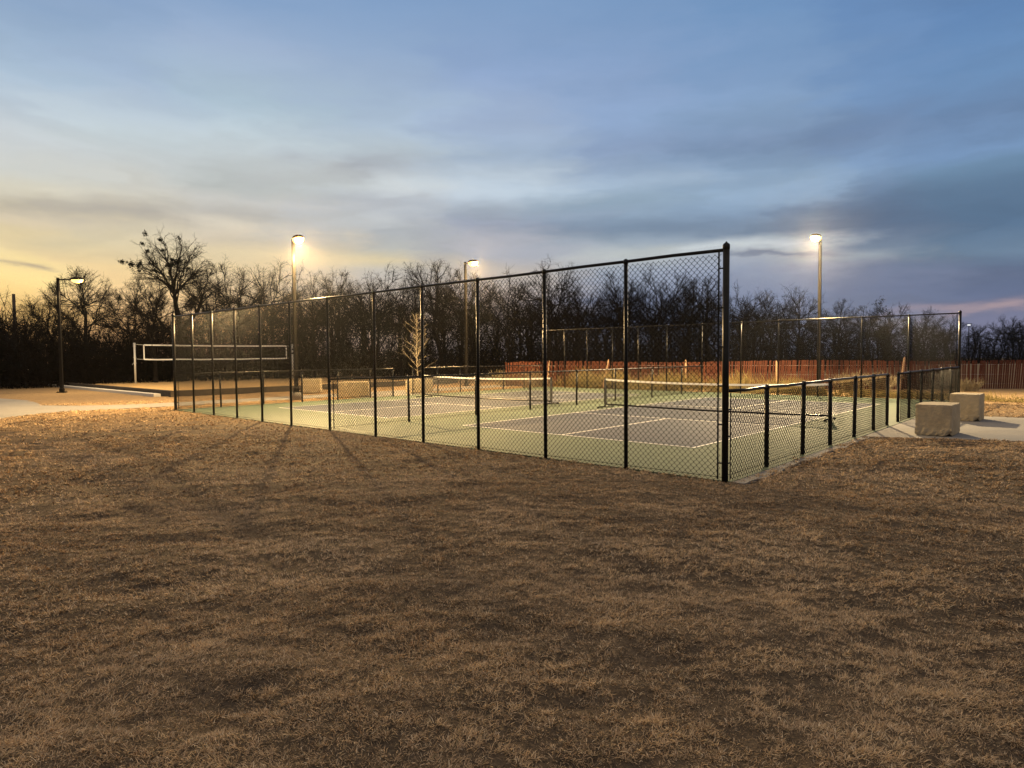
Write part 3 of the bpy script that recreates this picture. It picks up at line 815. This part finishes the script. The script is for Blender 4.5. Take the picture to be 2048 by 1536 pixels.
# ------------------------------------------------------------------ vegetation
def crown_fan(rg, trunk, crown, tips, ctr, rx, rz, starts, k, el0, el1, r0, dens, twig=1.0):
    """limbs that reach from the given start points into a rounded crown, with branches and two orders of twigs"""
    ctr = np.array(ctr, float); R3 = np.array([rx, rx, rz])
    def unit(v): return v/(np.linalg.norm(v)+1e-9)
    def rv(): return unit(np.array([rg.gauss(0, 1), rg.gauss(0, 1), rg.gauss(0, 1)]))
    def walk(p, d, ln, ra, rb, nseg, wig, tgt, sides):
        pts = [np.array(p)]; dirs = []
        for i in range(nseg):
            d = unit(d + np.array([rg.gauss(0, wig), rg.gauss(0, wig), rg.gauss(0, wig)+.02])); pts.append(pts[-1]+d*ln/nseg); dirs.append(d)
        tgt.tube(pts, [ra+(rb-ra)*i/nseg for i in range(nseg+1)], sides, False)
        return pts, dirs
    for i in range(k):
        el = el0 + (el1-el0)*math.sqrt((i+.5)/k) + rg.uniform(-.08, .08); az = i*2.39996 + rg.uniform(-.3, .3)
        tg = ctr + R3*np.array([math.sin(el)*math.cos(az), math.sin(el)*math.sin(az), math.cos(el)])*rg.uniform(.68, .90)
        st = np.array(starts[i % len(starts)], float); ln = np.linalg.norm(tg-st)
        cp = st + (tg-st)*np.array([.32, .32, .62]) + np.array([rg.gauss(0, .1), rg.gauss(0, .1), 0])*ln*.6
        n = 8; pts = []
        for q in range(n+1):
            t = q/n; p = st*(1-t)**2 + cp*2*t*(1-t) + tg*t*t
            if 0 < q: p = p + np.array([rg.gauss(0, 1), rg.gauss(0, 1), rg.gauss(0, .6)])*.028*ln*math.sqrt(t)
            pts.append(p)
        rr = r0*rg.uniform(.75, 1.1)
        trunk.tube(pts, [rr + (.018-rr)*(q/n)**.8 for q in range(n+1)], 6, False)
        for b in range(int(12*dens)):
            t = rg.uniform(.28, 1.0)*n; q = min(int(t), n-1); o = pts[q]+(pts[q+1]-pts[q])*(t-q); tan = unit(pts[q+1]-pts[q])
            out = unit((o-ctr)/R3); e = np.linalg.norm((o-ctr)/R3)
            d2 = unit(tan*.5 + out*.45*min(1, e*1.4) + rv()*.62 + np.array([0, 0, .18]))
            l2 = min(2.3, max(.45, (1.02-e)*(rx+rz)*.5*1.15))*rg.uniform(.7, 1.1)
            a2, b2 = walk(o, d2, l2, .017+.006*l2, .008, 5, .13, crown, 4)
            for c in range(int(8*dens)):
                i3 = rg.randrange(0, 5); o3 = a2[i3]+(a2[i3+1]-a2[i3])*rg.random()
                l3 = rg.uniform(.3, .62)*(.6+.35*l2)
                a3, b3 = walk(o3, unit(b2[i3]*.7 + rv()*.75 + np.array([0, 0, .08])), l3, .009*twig, .0055*twig, 3, .16, crown, 3)
                tips.append(a3[-1])
                for w in range(4):
                    i4 = rg.randrange(0, 3)
                    walk(a3[i4]+(a3[i4+1]-a3[i4])*rg.random(), unit(b3[i4]*.7+rv()*.8), l3*rg.uniform(.35, .75), .0065*twig, .004*twig, 2, .15, crown, 3)
def tree_data(seed, H=9.5, trunk_r=.17, fork=.28, limbs=7, spread=.75, dens=1.0, up=.35):
    rg = random.Random(seed); trunk, crown, tips = MB(), MB(), []
    lx, ly = rg.gauss(0, .35), rg.gauss(0, .35); top = H*fork
    base = [np.array([lx*t*t, ly*t*t, -.1+(top+.1)*t]) for t in (0, .3, .55, .8, 1)]
    trunk.tube(base, [trunk_r*1.25, trunk_r, trunk_r*.92, trunk_r*.85, trunk_r*.78], 8, False)
    # a leader carries on into the crown
    lead = [base[-1]]
    for q in range(4): lead.append(lead[-1]+np.array([rg.gauss(0, .14), rg.gauss(0, .14), H*.085]))
    trunk.tube(lead, [trunk_r*.74, trunk_r*.62, trunk_r*.5, trunk_r*.4, trunk_r*.3], 7, False)
    crown_fan(rg, trunk, crown, tips, (lx, ly, H*.60), H*.40*spread, H*.385, [base[-1], lead[1], base[-2], lead[2], lead[3], lead[4]], limbs+4, .05, 1.95, trunk_r*.46, dens)
    return trunk, crown, tips

def clumps(tips, n, seed, R=(.22, .45), per=60):
    rg = np.random.default_rng(seed); out = []
    for s_ in rg.choice(len(tips), n, replace=False):
        c = np.array(tips[s_]); R_ = rg.uniform(*R)
        p = rg.normal(0, 1, (per, 3)); p = c + p/np.linalg.norm(p, axis=1)[:, None]*R_*rg.random((per, 1))**.8*rg.uniform(.7, 1.3, 3)
        V = (p[:, None, :] + rg.normal(0, .058, (per, 3, 3))).reshape(-1, 3)
        me = bpy.data.meshes.new('mistletoe_clump'); me.from_pydata(V.tolist(), [], np.arange(per*3).reshape(-1, 3).tolist())
        me.materials.append(M['mistle']); me.update(); out.append(me)
    return out

PROTO = {}
def proto(key, **kw):
    t, c, tips = tree_data(**kw)
    zs = np.array([p[2] for p in c.v])
    def data(mb, nm, mat):
        me = bpy.data.meshes.new(nm); me.from_pydata([tuple(p) for p in mb.v], [], mb.f); me.materials.append(mat); me.update(); return me
    PROTO[key] = dict(trunk=data(t, 'trunk', M['bark']), crown=data(c, 'crown', M['twig']), h=float(np.percentile(zs, 99.7)), tips=tips, mist=None)
proto('a', seed=1, limbs=7, spread=.72, dens=1.0)
proto('b', seed=2, limbs=8, spread=.9, dens=1.0, fork=.22)
proto('c', seed=3, limbs=6, spread=.55, dens=1.05, fork=.32, up=.6)
proto('d', seed=14, limbs=9, spread=.85, dens=.95, fork=.18)
proto('e', seed=25, limbs=5, spread=.62, dens=1.15, fork=.36, trunk_r=.2)
proto('f', seed=36, limbs=7, spread=1.0, dens=1.1, fork=.25, up=.2)
proto('m', seed=47, limbs=7, spread=.85, dens=1.0, fork=.3)
def mist_data(key, n, seed, R=(.22, .45)):
    return clumps(PROTO[key]['tips'], n, seed, R)

def plant_tree(key, px, top, dist, label, group=None, mist=None, rot=None, widen=1.0, name='bare_tree'):
    d = ray(px, top); k = dist/math.hypot(d[0], d[1])
    x, y, zt = d[0]*k, d[1]*k, CAMH + d[2]*k
    P = PROTO[key]
    r = thing(name, (x, y, 0), label, 'tree', group)
    s = zt/P['h']; r.scale = (s*widen, s*widen, s); r.rotation_euler = (0, 0, rot if rot is not None else random.uniform(0, 6.28))
    for nm in ('trunk', 'crown'):
        o = bpy.data.objects.new(nm, P[nm]); C.objects.link(o); o.parent = r
    for me in (mist or []):
        o = bpy.data.objects.new('mistletoe_clump', me); C.objects.link(o); o.parent = r
    return r
GT = 'bare trees of the treeline'
# the landmark tree: tall forked trunk under a domed crown
def landmark():
    rg = random.Random(77); trunk, crown, tips = MB(), MB(), []
    A_ = lambda *p: np.array(p, float)
    b = [A_(.1, 0, -.1), A_(.05, 0, 1.3), A_(.12, .05, 2.7), A_(.2, .05, 4.0)]
    trunk.tube(b, [.42, .36, .32, .28], 10, False)
    m1 = [b[3], A_(.02, .05, 5.0), A_(-.22, .1, 6.0), A_(-.30, .1, 6.9), A_(-.42, .05, 7.7)]
    trunk.tube(m1, [.25, .21, .18, .14, .10], 8, False)
    m2 = [b[3], A_(.75, 0, 4.7), A_(1.45, -.1, 5.3), A_(1.85, -.1, 6.1), A_(2.0, -.1, 6.8)]
    trunk.tube(m2, [.2, .165, .14, .11, .07], 8, False)
    m3 = [b[2], A_(-.6, .1, 3.7), A_(-1.4, .2, 4.5), A_(-2.0, .2, 5.5)]
    trunk.tube(m3, [.15, .12, .10, .06], 7, False)
    crown_fan(rg, trunk, crown, tips, (-.35, 0, 8.9), 3.0, 2.9, [m1[3], m1[2], m1[4], m1[3]], 17, .05, 1.85, .085, .78)
    high = list(tips)
    crown_fan(rg, trunk, crown, tips, (2.1, 0, 7.4), 1.7, 1.9, [m2[3], m2[2], m2[4]], 8, .1, 2.1, .055, .8)
    crown_fan(rg, trunk, crown, tips, (-2.0, 0, 6.2), 1.3, 1.2, [m3[2], m3[3]], 6, .2, 2.0, .045, .8)
    top = float(np.percentile([p[2] for p in crown.v], 99.7))
    def data(mb, nm, mat):
        me = bpy.data.meshes.new(nm); me.from_pydata([tuple(p) for p in mb.v], [], mb.f); me.materials.append(mat); me.update(); return me
    high = [t for t in high if t[2] > 8.6 and t[0] < 1.0 and t[1] < .8]
    PROTO['landmark'] = dict(trunk=data(trunk, 'trunk', M['bark']), crown=data(crown, 'crown', M['twig']), h=top, tips=high)
landmark()
plant_tree('landmark', 352, 472, 54, 'tallest bare tree, domed crown with dark mistletoe clumps, above all its neighbours', GT, mist=mist_data('landmark', 22, 4, (.12, .25)), rot=0.0)
TREES = [
 ('d', 45, 585, 50, 'low bare tree beside the utility pole at the left frame edge'),
 ('a', 85, 568, 52, 'bushy bare tree left of the leftmost lamp post'),
 ('e', 172, 538, 52, 'bare tree with a thick crooked stem just right of the leftmost lamp head'),
 ('b', 255, 560, 55, 'spreading bare tree between the leftmost lamp and the tallest tree'),
 ('f', 305, 548, 50, 'dark dense bare tree under the left side of the tallest tree'),
 ('c', 418, 548, 56, 'bare tree at the right foot of the tallest tree'),
 ('a', 488, 528, 54, 'bare tree with upright limbs, between tallest tree and second lamp post'),
 ('m', 548, 522, 54, 'round crowned bare tree immediately left of the second lamp post'),
 ('d', 628, 534, 55, 'bare tree immediately right of the second lamp post'),
 ('c', 685, 540, 57, 'bare tree above the seventh post of the tall near fence'),
 ('b', 735, 536, 57, 'bare tree with thin pale twigs behind the middle of the tall near fence'),
 ('f', 800, 562, 54, 'lower bare tree behind the top of the young pale tree'),
 ('e', 885, 520, 56, 'tall bare tree just left of the third lamp post'),
 ('a', 952, 538, 58, 'bare tree directly behind the third lamp head'),
 ('d', 1015, 545, 56, 'bare tree between the third lamp post and the mistletoe tree'),
 ('m', 1092, 526, 56, 'bare tree with dark mistletoe on its top, rising behind the tall near fence'),
 ('b', 1165, 560, 55, 'wide low bare tree right of the mistletoe tree'),
 ('c', 1235, 548, 58, 'bare tree left of the tall post beside the corner bay'),
 ('f', 1305, 538, 60, 'bare tree with a wide fan of limbs seen through the last mesh bay'),
 ('a', 1365, 560, 62, 'bare tree in the middle of the last mesh bay'),
 ('e', 1425, 552, 62, 'bare tree close left of the tall corner post'),
 ('d', 1490, 572, 66, 'bare tree close right of the tall corner post'),
 ('b', 1545, 582, 70, 'low bare tree between the corner post and the right lamp post'),
 ('m', 1600, 574, 72, 'bare tree with open twigs just left of the right lamp post'),
 ('c', 1672, 600, 84, 'small bare tree just right of the right lamp post'),
 ('f', 1765, 604, 92, 'dark round topped tree with mistletoe above the far fence rail'),
 ('a', 1735, 612, 96, 'thin bare tree left of the dark round topped tree'),
 ('b', 1845, 618, 100, 'low bare tree just left of the far right corner post'),
 ('d', 1890, 630, 112, 'small bare tree behind the far right corner post'),
 ('e', 1945, 648, 130, 'small bare tree right of the far corner post, under the pink cloud'),
 ('f', 2000, 632, 128, 'rounded far tree near the right frame edge'),
 ('m', 2040, 640, 126, 'far bare tree cut by the right frame edge'),
]
MIS = {1092: mist_data('m', 7, 9), 1765: mist_data('f', 22, 5, (.3, .6)), 305: mist_data('f', 6, 8, (.2, .4))}
for key, px, top, dist, lab in TREES:
    plant_tree(key, px, top, dist, lab, GT, mist=MIS.get(px), widen=1.0 if px > 1650 else .95)

# the wood behind: further bare trees and brush that read as one dark mass
def wood_dist(px):
    xs = [-300, 0, 300, 700, 1100, 1300, 1500, 1650, 1800, 1950, 2100, 2500]
    ds = [47, 49, 52, 55, 55, 58, 64, 76, 95, 120, 128, 140]
    return np.interp(px, xs, ds)
def wood_top(px):
    xs = [-300, 0, 100, 250, 450, 700, 900, 1100, 1300, 1500, 1600, 1700, 1850, 1950, 2100, 2500]
    ys = [640, 655, 655, 650, 605, 590, 585, 588, 590, 600, 615, 630, 645, 658, 660, 662]
    return np.interp(px, xs, ys)
simple = []
for k in range(4):
    t, c, _ = tree_data(seed=100+k, limbs=6+k % 3, spread=.6+.12*k, dens=.62, fork=.24)
    Vt = np.array([list(p) for p in t.v+c.v]); Ft = [f for f in t.f] + [tuple(i+len(t.v) for i in f) for f in c.f]
    F4 = np.array([f for f in Ft if len(f) == 4], np.int32)
    simple.append((Vt, F4, np.percentile(Vt[:, 2], 99.5)))
VV, FF, b = [], [], 0
rw = np.random.default_rng(5)
for i in range(130):
    px = -240 + 2520*(i+.5)/130 + rw.uniform(-14, 14)
    dist = wood_dist(px)*rw.uniform(1.06, 1.32)
    d = ray(px, wood_top(px) + rw.uniform(-28, 38)); k = dist/math.hypot(d[0], d[1])
    Vt, F4, h = simple[i % 4]; s = (CAMH + d[2]*k)/h; a = rw.uniform(0, 6.28)
    R = np.array([[math.cos(a), -math.sin(a), 0], [math.sin(a), math.cos(a), 0], [0, 0, 1]])
    VV.append((Vt @ R.T)*s*np.array([1.1, 1.1, 1]) + np.array([d[0]*k, d[1]*k, 0])); FF.append(F4+b); b += len(Vt)
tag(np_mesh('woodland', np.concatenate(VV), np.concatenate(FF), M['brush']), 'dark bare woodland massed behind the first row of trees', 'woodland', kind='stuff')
# underbrush: stems, twigs and dead leaves, denser towards the ground
NS = 9000
px = rw.uniform(-260, 2330, NS); dist = wood_dist(px)*rw.uniform(.97, 1.25, NS)
ra = np.array([ray(q, 720)[:2] for q in px]); ra /= np.linalg.norm(ra, axis=1)[:, None]
xy = ra*dist[:, None]
hmax = np.interp(px, [-300, 0, 200, 500, 1000, 1400, 1700, 2000, 2300], [4.2, 4.2, 4.4, 4.0, 4.4, 4.6, 4.4, 4.4, 4.4])*(.55 + .9*fbm(xy[:, 0]*.35, xy[:, 1]*.35, 8, 3))
hh = hmax*rw.uniform(.5, 1.05, NS)
tilt = rw.normal(0, .22, (NS, 2))
zs = np.linspace(0, 1, 4)
poly = np.stack([np.stack([xy[:, 0]+tilt[:, 0]*hh*z+.12*np.sin(z*5+px), xy[:, 1]+tilt[:, 1]*hh*z, hh*z], -1) for z in zs], 1)
V1, F1 = np_tubes(poly, np.outer(rw.uniform(.010, .028, NS), [1, .8, .55, .25]), np.array([1.0, 0, 0]), np.array([0, 1.0, 0]), 3)
NT2 = 60000
si = rw.integers(0, NS, NT2); zf = rw.uniform(.15, 1, NT2)
p0 = np.stack([xy[si, 0]+tilt[si, 0]*hh[si]*zf+.12*np.sin(zf*5+px[si]), xy[si, 1]+tilt[si, 1]*hh[si]*zf, hh[si]*zf], -1)
dv = rw.normal(0, 1, (NT2, 3)); dv[:, 2] = np.abs(dv[:, 2])*.7; dv *= (rw.uniform(.25, .75, NT2)/np.linalg.norm(dv, axis=1))[:, None]
V2, F2 = np_tubes(np.stack([p0, p0+dv], 1), np.outer(np.full(NT2, .011), [1, .4]), np.array([.8, .6, 0]), np.array([-.3, .4, .85]), 3)
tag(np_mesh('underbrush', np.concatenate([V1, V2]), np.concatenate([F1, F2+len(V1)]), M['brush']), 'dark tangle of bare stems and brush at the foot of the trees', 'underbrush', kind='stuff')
NL = 110000
si = rw.integers(0, NS, NL); zf = rw.uniform(0, .92, NL)**1.15
c = np.stack([xy[si, 0]+tilt[si, 0]*hh[si]*zf, xy[si, 1]+tilt[si, 1]*hh[si]*zf, hh[si]*zf], -1) + rw.normal(0, .22, (NL, 3))
c[:, 2] = np.abs(c[:, 2])
V3 = (c[:, None, :] + rw.normal(0, .085, (NL, 3, 3))).reshape(-1, 3); V3[:, 2] = np.maximum(V3[:, 2], .01)
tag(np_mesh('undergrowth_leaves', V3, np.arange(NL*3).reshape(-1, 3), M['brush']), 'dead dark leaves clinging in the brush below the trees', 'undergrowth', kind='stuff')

# young pale tree
def young_tree(x, y, h):
    rg = random.Random(9)
    root = thing('young_tree', (x, y, 0), 'slender young tree with pale lit bare twigs behind the stone block at the left gate', 'tree')
    t, c = MB(), MB()
    pts = [(x + .03*math.sin(k*1.3), y, h*.93*k/8) for k in range(9)]
    t.tube(pts, [.05-.0052*k for k in range(9)], 7)
    t.build('trunk', M['palebark'], root, True)
    for i in range(40):
        f = .22 + .76*i/40; z = h*.93*f; az = i*2.4 + rg.uniform(-.3, .3)
        ln = (1.0 - .72*f)*rg.uniform(.5, 1.2)*h*.36
        d = np.array([math.cos(az), math.sin(az), rg.uniform(.3, 1.0)]); d /= np.linalg.norm(d)
        p = np.array([x, y, z]); q = [p]
        for k in range(4):
            d = d + np.array([rg.gauss(0, .08), rg.gauss(0, .08), .05]); d /= np.linalg.norm(d); q.append(q[-1]+d*ln/4)
        c.tube(q, [.011, .009, .007, .005, .003], 4)
        for m in range(7):
            k = rg.randrange(0, 4); o = q[k] + (q[k+1]-q[k])*rg.random()
            e = d + np.array([rg.gauss(0, .55), rg.gauss(0, .55), rg.gauss(.1, .4)]); e /= np.linalg.norm(e)
            l2 = ln*rg.uniform(.18, .42)
            c.tube([o, o+e*l2*.5, o+(e+np.array([0, 0, .12]))*l2], [.006, .0045, .003], 3)
    c.build('crown', M['palebark'], root)
young_tree(-5.15, 35.2, 4.35)

# dry weed clumps along the red fence
def weed_clump(x, y, h, w, n, label, mat, seed, group='dry weeds at the red fence'):
    rg = random.Random(seed); root_loc = Vector((x, y, 0)); mb = MB()
    for i in range(n):
        a = rg.uniform(0, 6.28); rr = w*rg.random()**.7*.5
        p = np.array([math.cos(a)*rr, math.sin(a)*rr*.7, 0]); ln = h*rg.uniform(.55, 1.1)
        d = np.array([p[0]/w*1.3+rg.gauss(0, .22), p[1]/w*1.3+rg.gauss(0, .22), 1]); d /= np.linalg.norm(d)
        q = [p, p+d*ln*.5, p+d*ln+np.array([d[0], d[1], -.2])*.15*ln]
        mb.tube(q, [.007, .006, .003], 3, False)
        for m in range(3):
            o = q[1] + (q[2]-q[1])*rg.uniform(-.4, .9); e = d+np.array([rg.gauss(0, .5), rg.gauss(0, .5), rg.gauss(.1, .3)])
            mb.tube([o, o+e*.16*h], [.006, .003], 3, False)
    o = mb.build('weed_clump', mat); o.location = root_loc
    tag(o, label, 'weeds', group)
weed_clump(*np.array(gnd(1015, 772))[:2], .95, 1.3, 130, 'pale dry weed clump at the left end of the red fence', M['palebush'], 1)
d_ = ray(1065, 760); weed_clump(d_[0]*35.6/d_[1], 35.6, .95, 1.0, 110, 'pale dry weed clump beside the far left corner post of the courts', M['palebush'], 2)
for i, (pxx, dd, h_, lab) in enumerate([(1700, 28.4, .95, 'tall pale weed clump at the red fence just right of the lamp post'), (1760, 28.6, .9, 'tall pale weed clump at the red fence left of the leaning stake'), (1935, 28.6, .6, 'dry weed clump at the red fence behind the farther stone block')]):
    d_ = ray(pxx, 750); weed_clump(d_[0]*dd/d_[1], dd, h_, .9, 150, lab, M['palebush'], 10+i)
# loose tall grass, uncountable
NW = 16000; tt = rw.uniform(0, 1, NW)
su = rw.uniform(-3, 19.5, NW); svv = S + .35 + np.abs(rw.normal(0, 1.5, NW))
keep = fbm(su*.9, svv*.8, 61, 3) > .40
su, svv = su[keep], svv[keep]; NW = len(su)
bx = AX + su*DU[0] + svv*DV[0]; by = AY + su*DU[1] + svv*DV[1]
hgt = rw.uniform(.2, 1.0, NW)*np.clip(fbm(su*.7, svv*.7, 71, 2)*2.3-.45, .15, 1.2)*np.interp(su, [-3, 3, 6, 9, 17, 20], [.25, .3, .6, 1, 1, .6])
tl = rw.normal(0, .3, (NW, 2))
poly = np.stack([np.stack([bx, by, np.zeros(NW)], -1), np.stack([bx+tl[:, 0]*hgt*.4, by+tl[:, 1]*hgt*.4, hgt*.6], -1), np.stack([bx+tl[:, 0]*hgt, by+tl[:, 1]*hgt, hgt], -1)], 1)
V1, F1 = np_tubes(poly, np.outer(np.full(NW, 1), [.007, .008, .002]), np.array([1.0, 0, 0]), np.array([0, 1.0, 0]), 3)
tag(np_mesh('tall_grass', V1, F1, M['weed']), 'dry yellow tall grass between the far fence and the red fence', 'grass', kind='stuff')

# ------------------------------------------------------------------ utility pole, far lights
def utility_pole():
    d = ray(27, 588); k = 60/d[1]; x, y, zt = d[0]*k, 60, CAMH+d[2]*k
    r = thing('utility_pole', (x, y, 0), 'wooden utility pole among the trees at the left frame edge', 'utility pole')
    MB().tube([(x, y, -.1), (x, y, zt)], [.17, .13], 10).build('pole', M['wood'], r, True)
    w = MB()
    for dx in (-.12,):
        w.tube([(x+dx-.9*t*22, y-.15+t*9, zt-.12-1.4*math.sin(PI*min(t, 1))*.6) for t in [q/10 for q in range(11)]], .012, 4)
    w.build('power_line', M['wire'], r)
utility_pole()
M['farlamp'] = material('far_lamp', (.8, .8, .8), .4, emit=(.95, .97, 1), estr=1.6)
for (pxx, pyy, dd, lab) in ((1938, 650, 110, 'distant white light in the trees, just right of the far corner post'), (2040, 682, 115, 'distant white light low in the trees at the right frame edge')):
    d_ = ray(pxx, pyy); k = dd/d_[1]; x, y, z = d_[0]*k, dd, CAMH+d_[2]*k
    r = thing('distant_light', (x, y, 0), lab, 'light pole', 'distant lights in the trees')
    MB().tube([(x, y, 0), (x, y, z-.15)], .07, 8).build('pole', M['pole'], r, True)
    MB().box((x, y, z+.17), (.9, .4, .1), bev=.03).build('lamp_head', M['pole'], r)
    MB().box((x, y, z), (.42, .3, .16), bev=.04).build('lens', M['farlamp'], r)

# ------------------------------------------------------------------ lawn blades
def lawn():
    rg = np.random.default_rng(3)
    Vs, Fs, Cs, b = [], [], [], 0
    for (r0, r1, N, wd, ln) in ((2.2, 5.0, 320000, .0026, .033), (5.0, 9.0, 350000, .0040, .039), (9.0, 16.0, 330000, .0072, .050), (16.0, 30.0, 210000, .013, .06)):
        K = 12; T = N//K
        r = np.sqrt(rg.uniform(r0*r0, r1*r1, T)); a = rg.uniform(-.76, .76, T)
        tx, ty = r*np.sin(a), r*np.cos(a)
        tw = ln*.55*(rg.random((T, K)))**.7; ta = rg.uniform(0, 6.283, (T, K))
        out_az = ta.ravel(); tr = np.repeat(rg.random(T), K)
        x = (tx[:, None] + tw*np.cos(ta)).ravel(); y = (ty[:, None] + tw*np.sin(ta)).ravel(); N = T*K
        ok = ~hard_mask(x, y, .32)
        dn = fbm(x*2.1, y*2.6, 12, 4)
        ok &= np.repeat(rg.random(T), K) < np.clip((dn-.25)*4.5, .75, 1)
        x, y, dn, out_az, tr = x[ok], y[ok], dn[ok], out_az[ok], tr[ok]; n = len(x)
        z = ground_z(x, y)
        big = fbm(x*.5, y*.6, 77, 3); mid = fbm(x*3.2, y*4.2, 55, 3)
        h = ln*rg.uniform(.5, 1.25, n)*np.clip(.45+1.1*mid, .5, 1.4)
        flow = 6.28*fbm(x*.55, y*.55, 91, 2)*1.5
        az = np.where(rg.random(n) < .6, out_az + rg.normal(0, .5, n), flow + rg.normal(0, .7, n))
        tilt = np.clip(rg.normal(1.0, .28, n), .15, 1.42)
        d = np.stack([np.cos(az)*np.sin(tilt), np.sin(az)*np.sin(tilt), np.cos(tilt)], -1)
        sdv = np.stack([-np.sin(az), np.cos(az), rg.normal(0, .35, n)], -1)
        base = np.stack([x, y, z-.004], -1)
        w = wd*rg.uniform(.6, 1.3, n)[:, None]
        curl = np.stack([rg.normal(0, .3, n), rg.normal(0, .3, n), -rg.uniform(0, .45, n)], -1)
        m_ = base + d*h[:, None]*.55; t_ = base + (d+curl*.6)*h[:, None]
        V = np.stack([base-sdv*w*.5, base+sdv*w*.5, m_-sdv*w*.42, m_+sdv*w*.42, t_], 1)
        f = np.array([[0, 1, 3], [0, 3, 2], [2, 3, 4]])
        Fi = (np.arange(n)[:, None, None]*5 + f[None]) + b; b += n*5
        straw = np.array([.66, .46, .25]); brown = np.array([.42, .292, .172]); dark = np.array([.15, .112, .08]); green = np.array([.15, .135, .06])
        t = np.clip((mid-.5)*2.0 + (tr-.38)*1.2 + rg.normal(0, .25, n), 0, 1)[:, None]
        c = brown*(1-t)+straw*t
        g = np.clip((.34-big)*2.5 + (.36-fbm(x*1.7, y*2.6, 141, 3))*3.5 + rg.normal(0, .2, n), 0, .6)[:, None]; c = c*(1-g)+dark*g*1.1
        g = (rg.random(n) < .10)[:, None]*.6; c = c*(1-g)+green*g
        g = (rg.random(n) < .09)[:, None]; c = np.where(g, np.array([.72, .56, .36]), c); c = c*rg.uniform(.6, 1.2, n)[:, None]
        for rt_ in RUTS:
            k = (np.exp(-(seg_dist(x, y, rt_)/.2)**2)*.75*fbm(x*1.5, y*1.5, 5, 2))[:, None]; c = c*(1-k)+dark*k
        Vs.append(V.reshape(-1, 3)); Fs.append(Fi.reshape(-1, 3)); Cs.append(np.repeat(c, 5, 0))
    tag(np_mesh('grass', np.concatenate(Vs), np.concatenate(Fs), M['blade'], col=np.concatenate(Cs)), 'short brown dormant grass covering the lawn', 'grass', kind='stuff')
lawn()


def haze():
    mb = MB(); mb.box((0, 90, 17), (520, 480, 40)); o = mb.build('haze', bpy.data.materials.new('haze'))
    o['kind'] = 'stuff'; mt = o.data.materials[0]; mt.use_nodes = True; nt = NT(mt.node_tree)
    for n_ in list(mt.node_tree.nodes):
        if n_.type == 'BSDF_PRINCIPLED': mt.node_tree.nodes.remove(n_)
    v = nt.new('ShaderNodeVolumePrincipled'); v.inputs['Density'].default_value = .00019; v.inputs['Anisotropy'].default_value = .9
    v.inputs['Color'].default_value = (.9, .9, .9, 1)
    out = [n_ for n_ in mt.node_tree.nodes if n_.type == 'OUTPUT_MATERIAL'][0]
    nt.l.new(v.outputs[0], out.inputs['Volume'])
haze()
# ------------------------------------------------------------------ render settings
sc = bpy.context.scene
sc.render.engine = 'CYCLES'
sc.cycles.max_bounces = 5; sc.cycles.diffuse_bounces = 3; sc.cycles.glossy_bounces = 2; sc.cycles.transmission_bounces = 2
sc.cycles.use_denoising = True
sc.cycles.sample_clamp_indirect = 4
sc.view_settings.view_transform = 'Standard'; sc.view_settings.look = 'None'
sc.view_settings.exposure = 0; sc.view_settings.gamma = 1
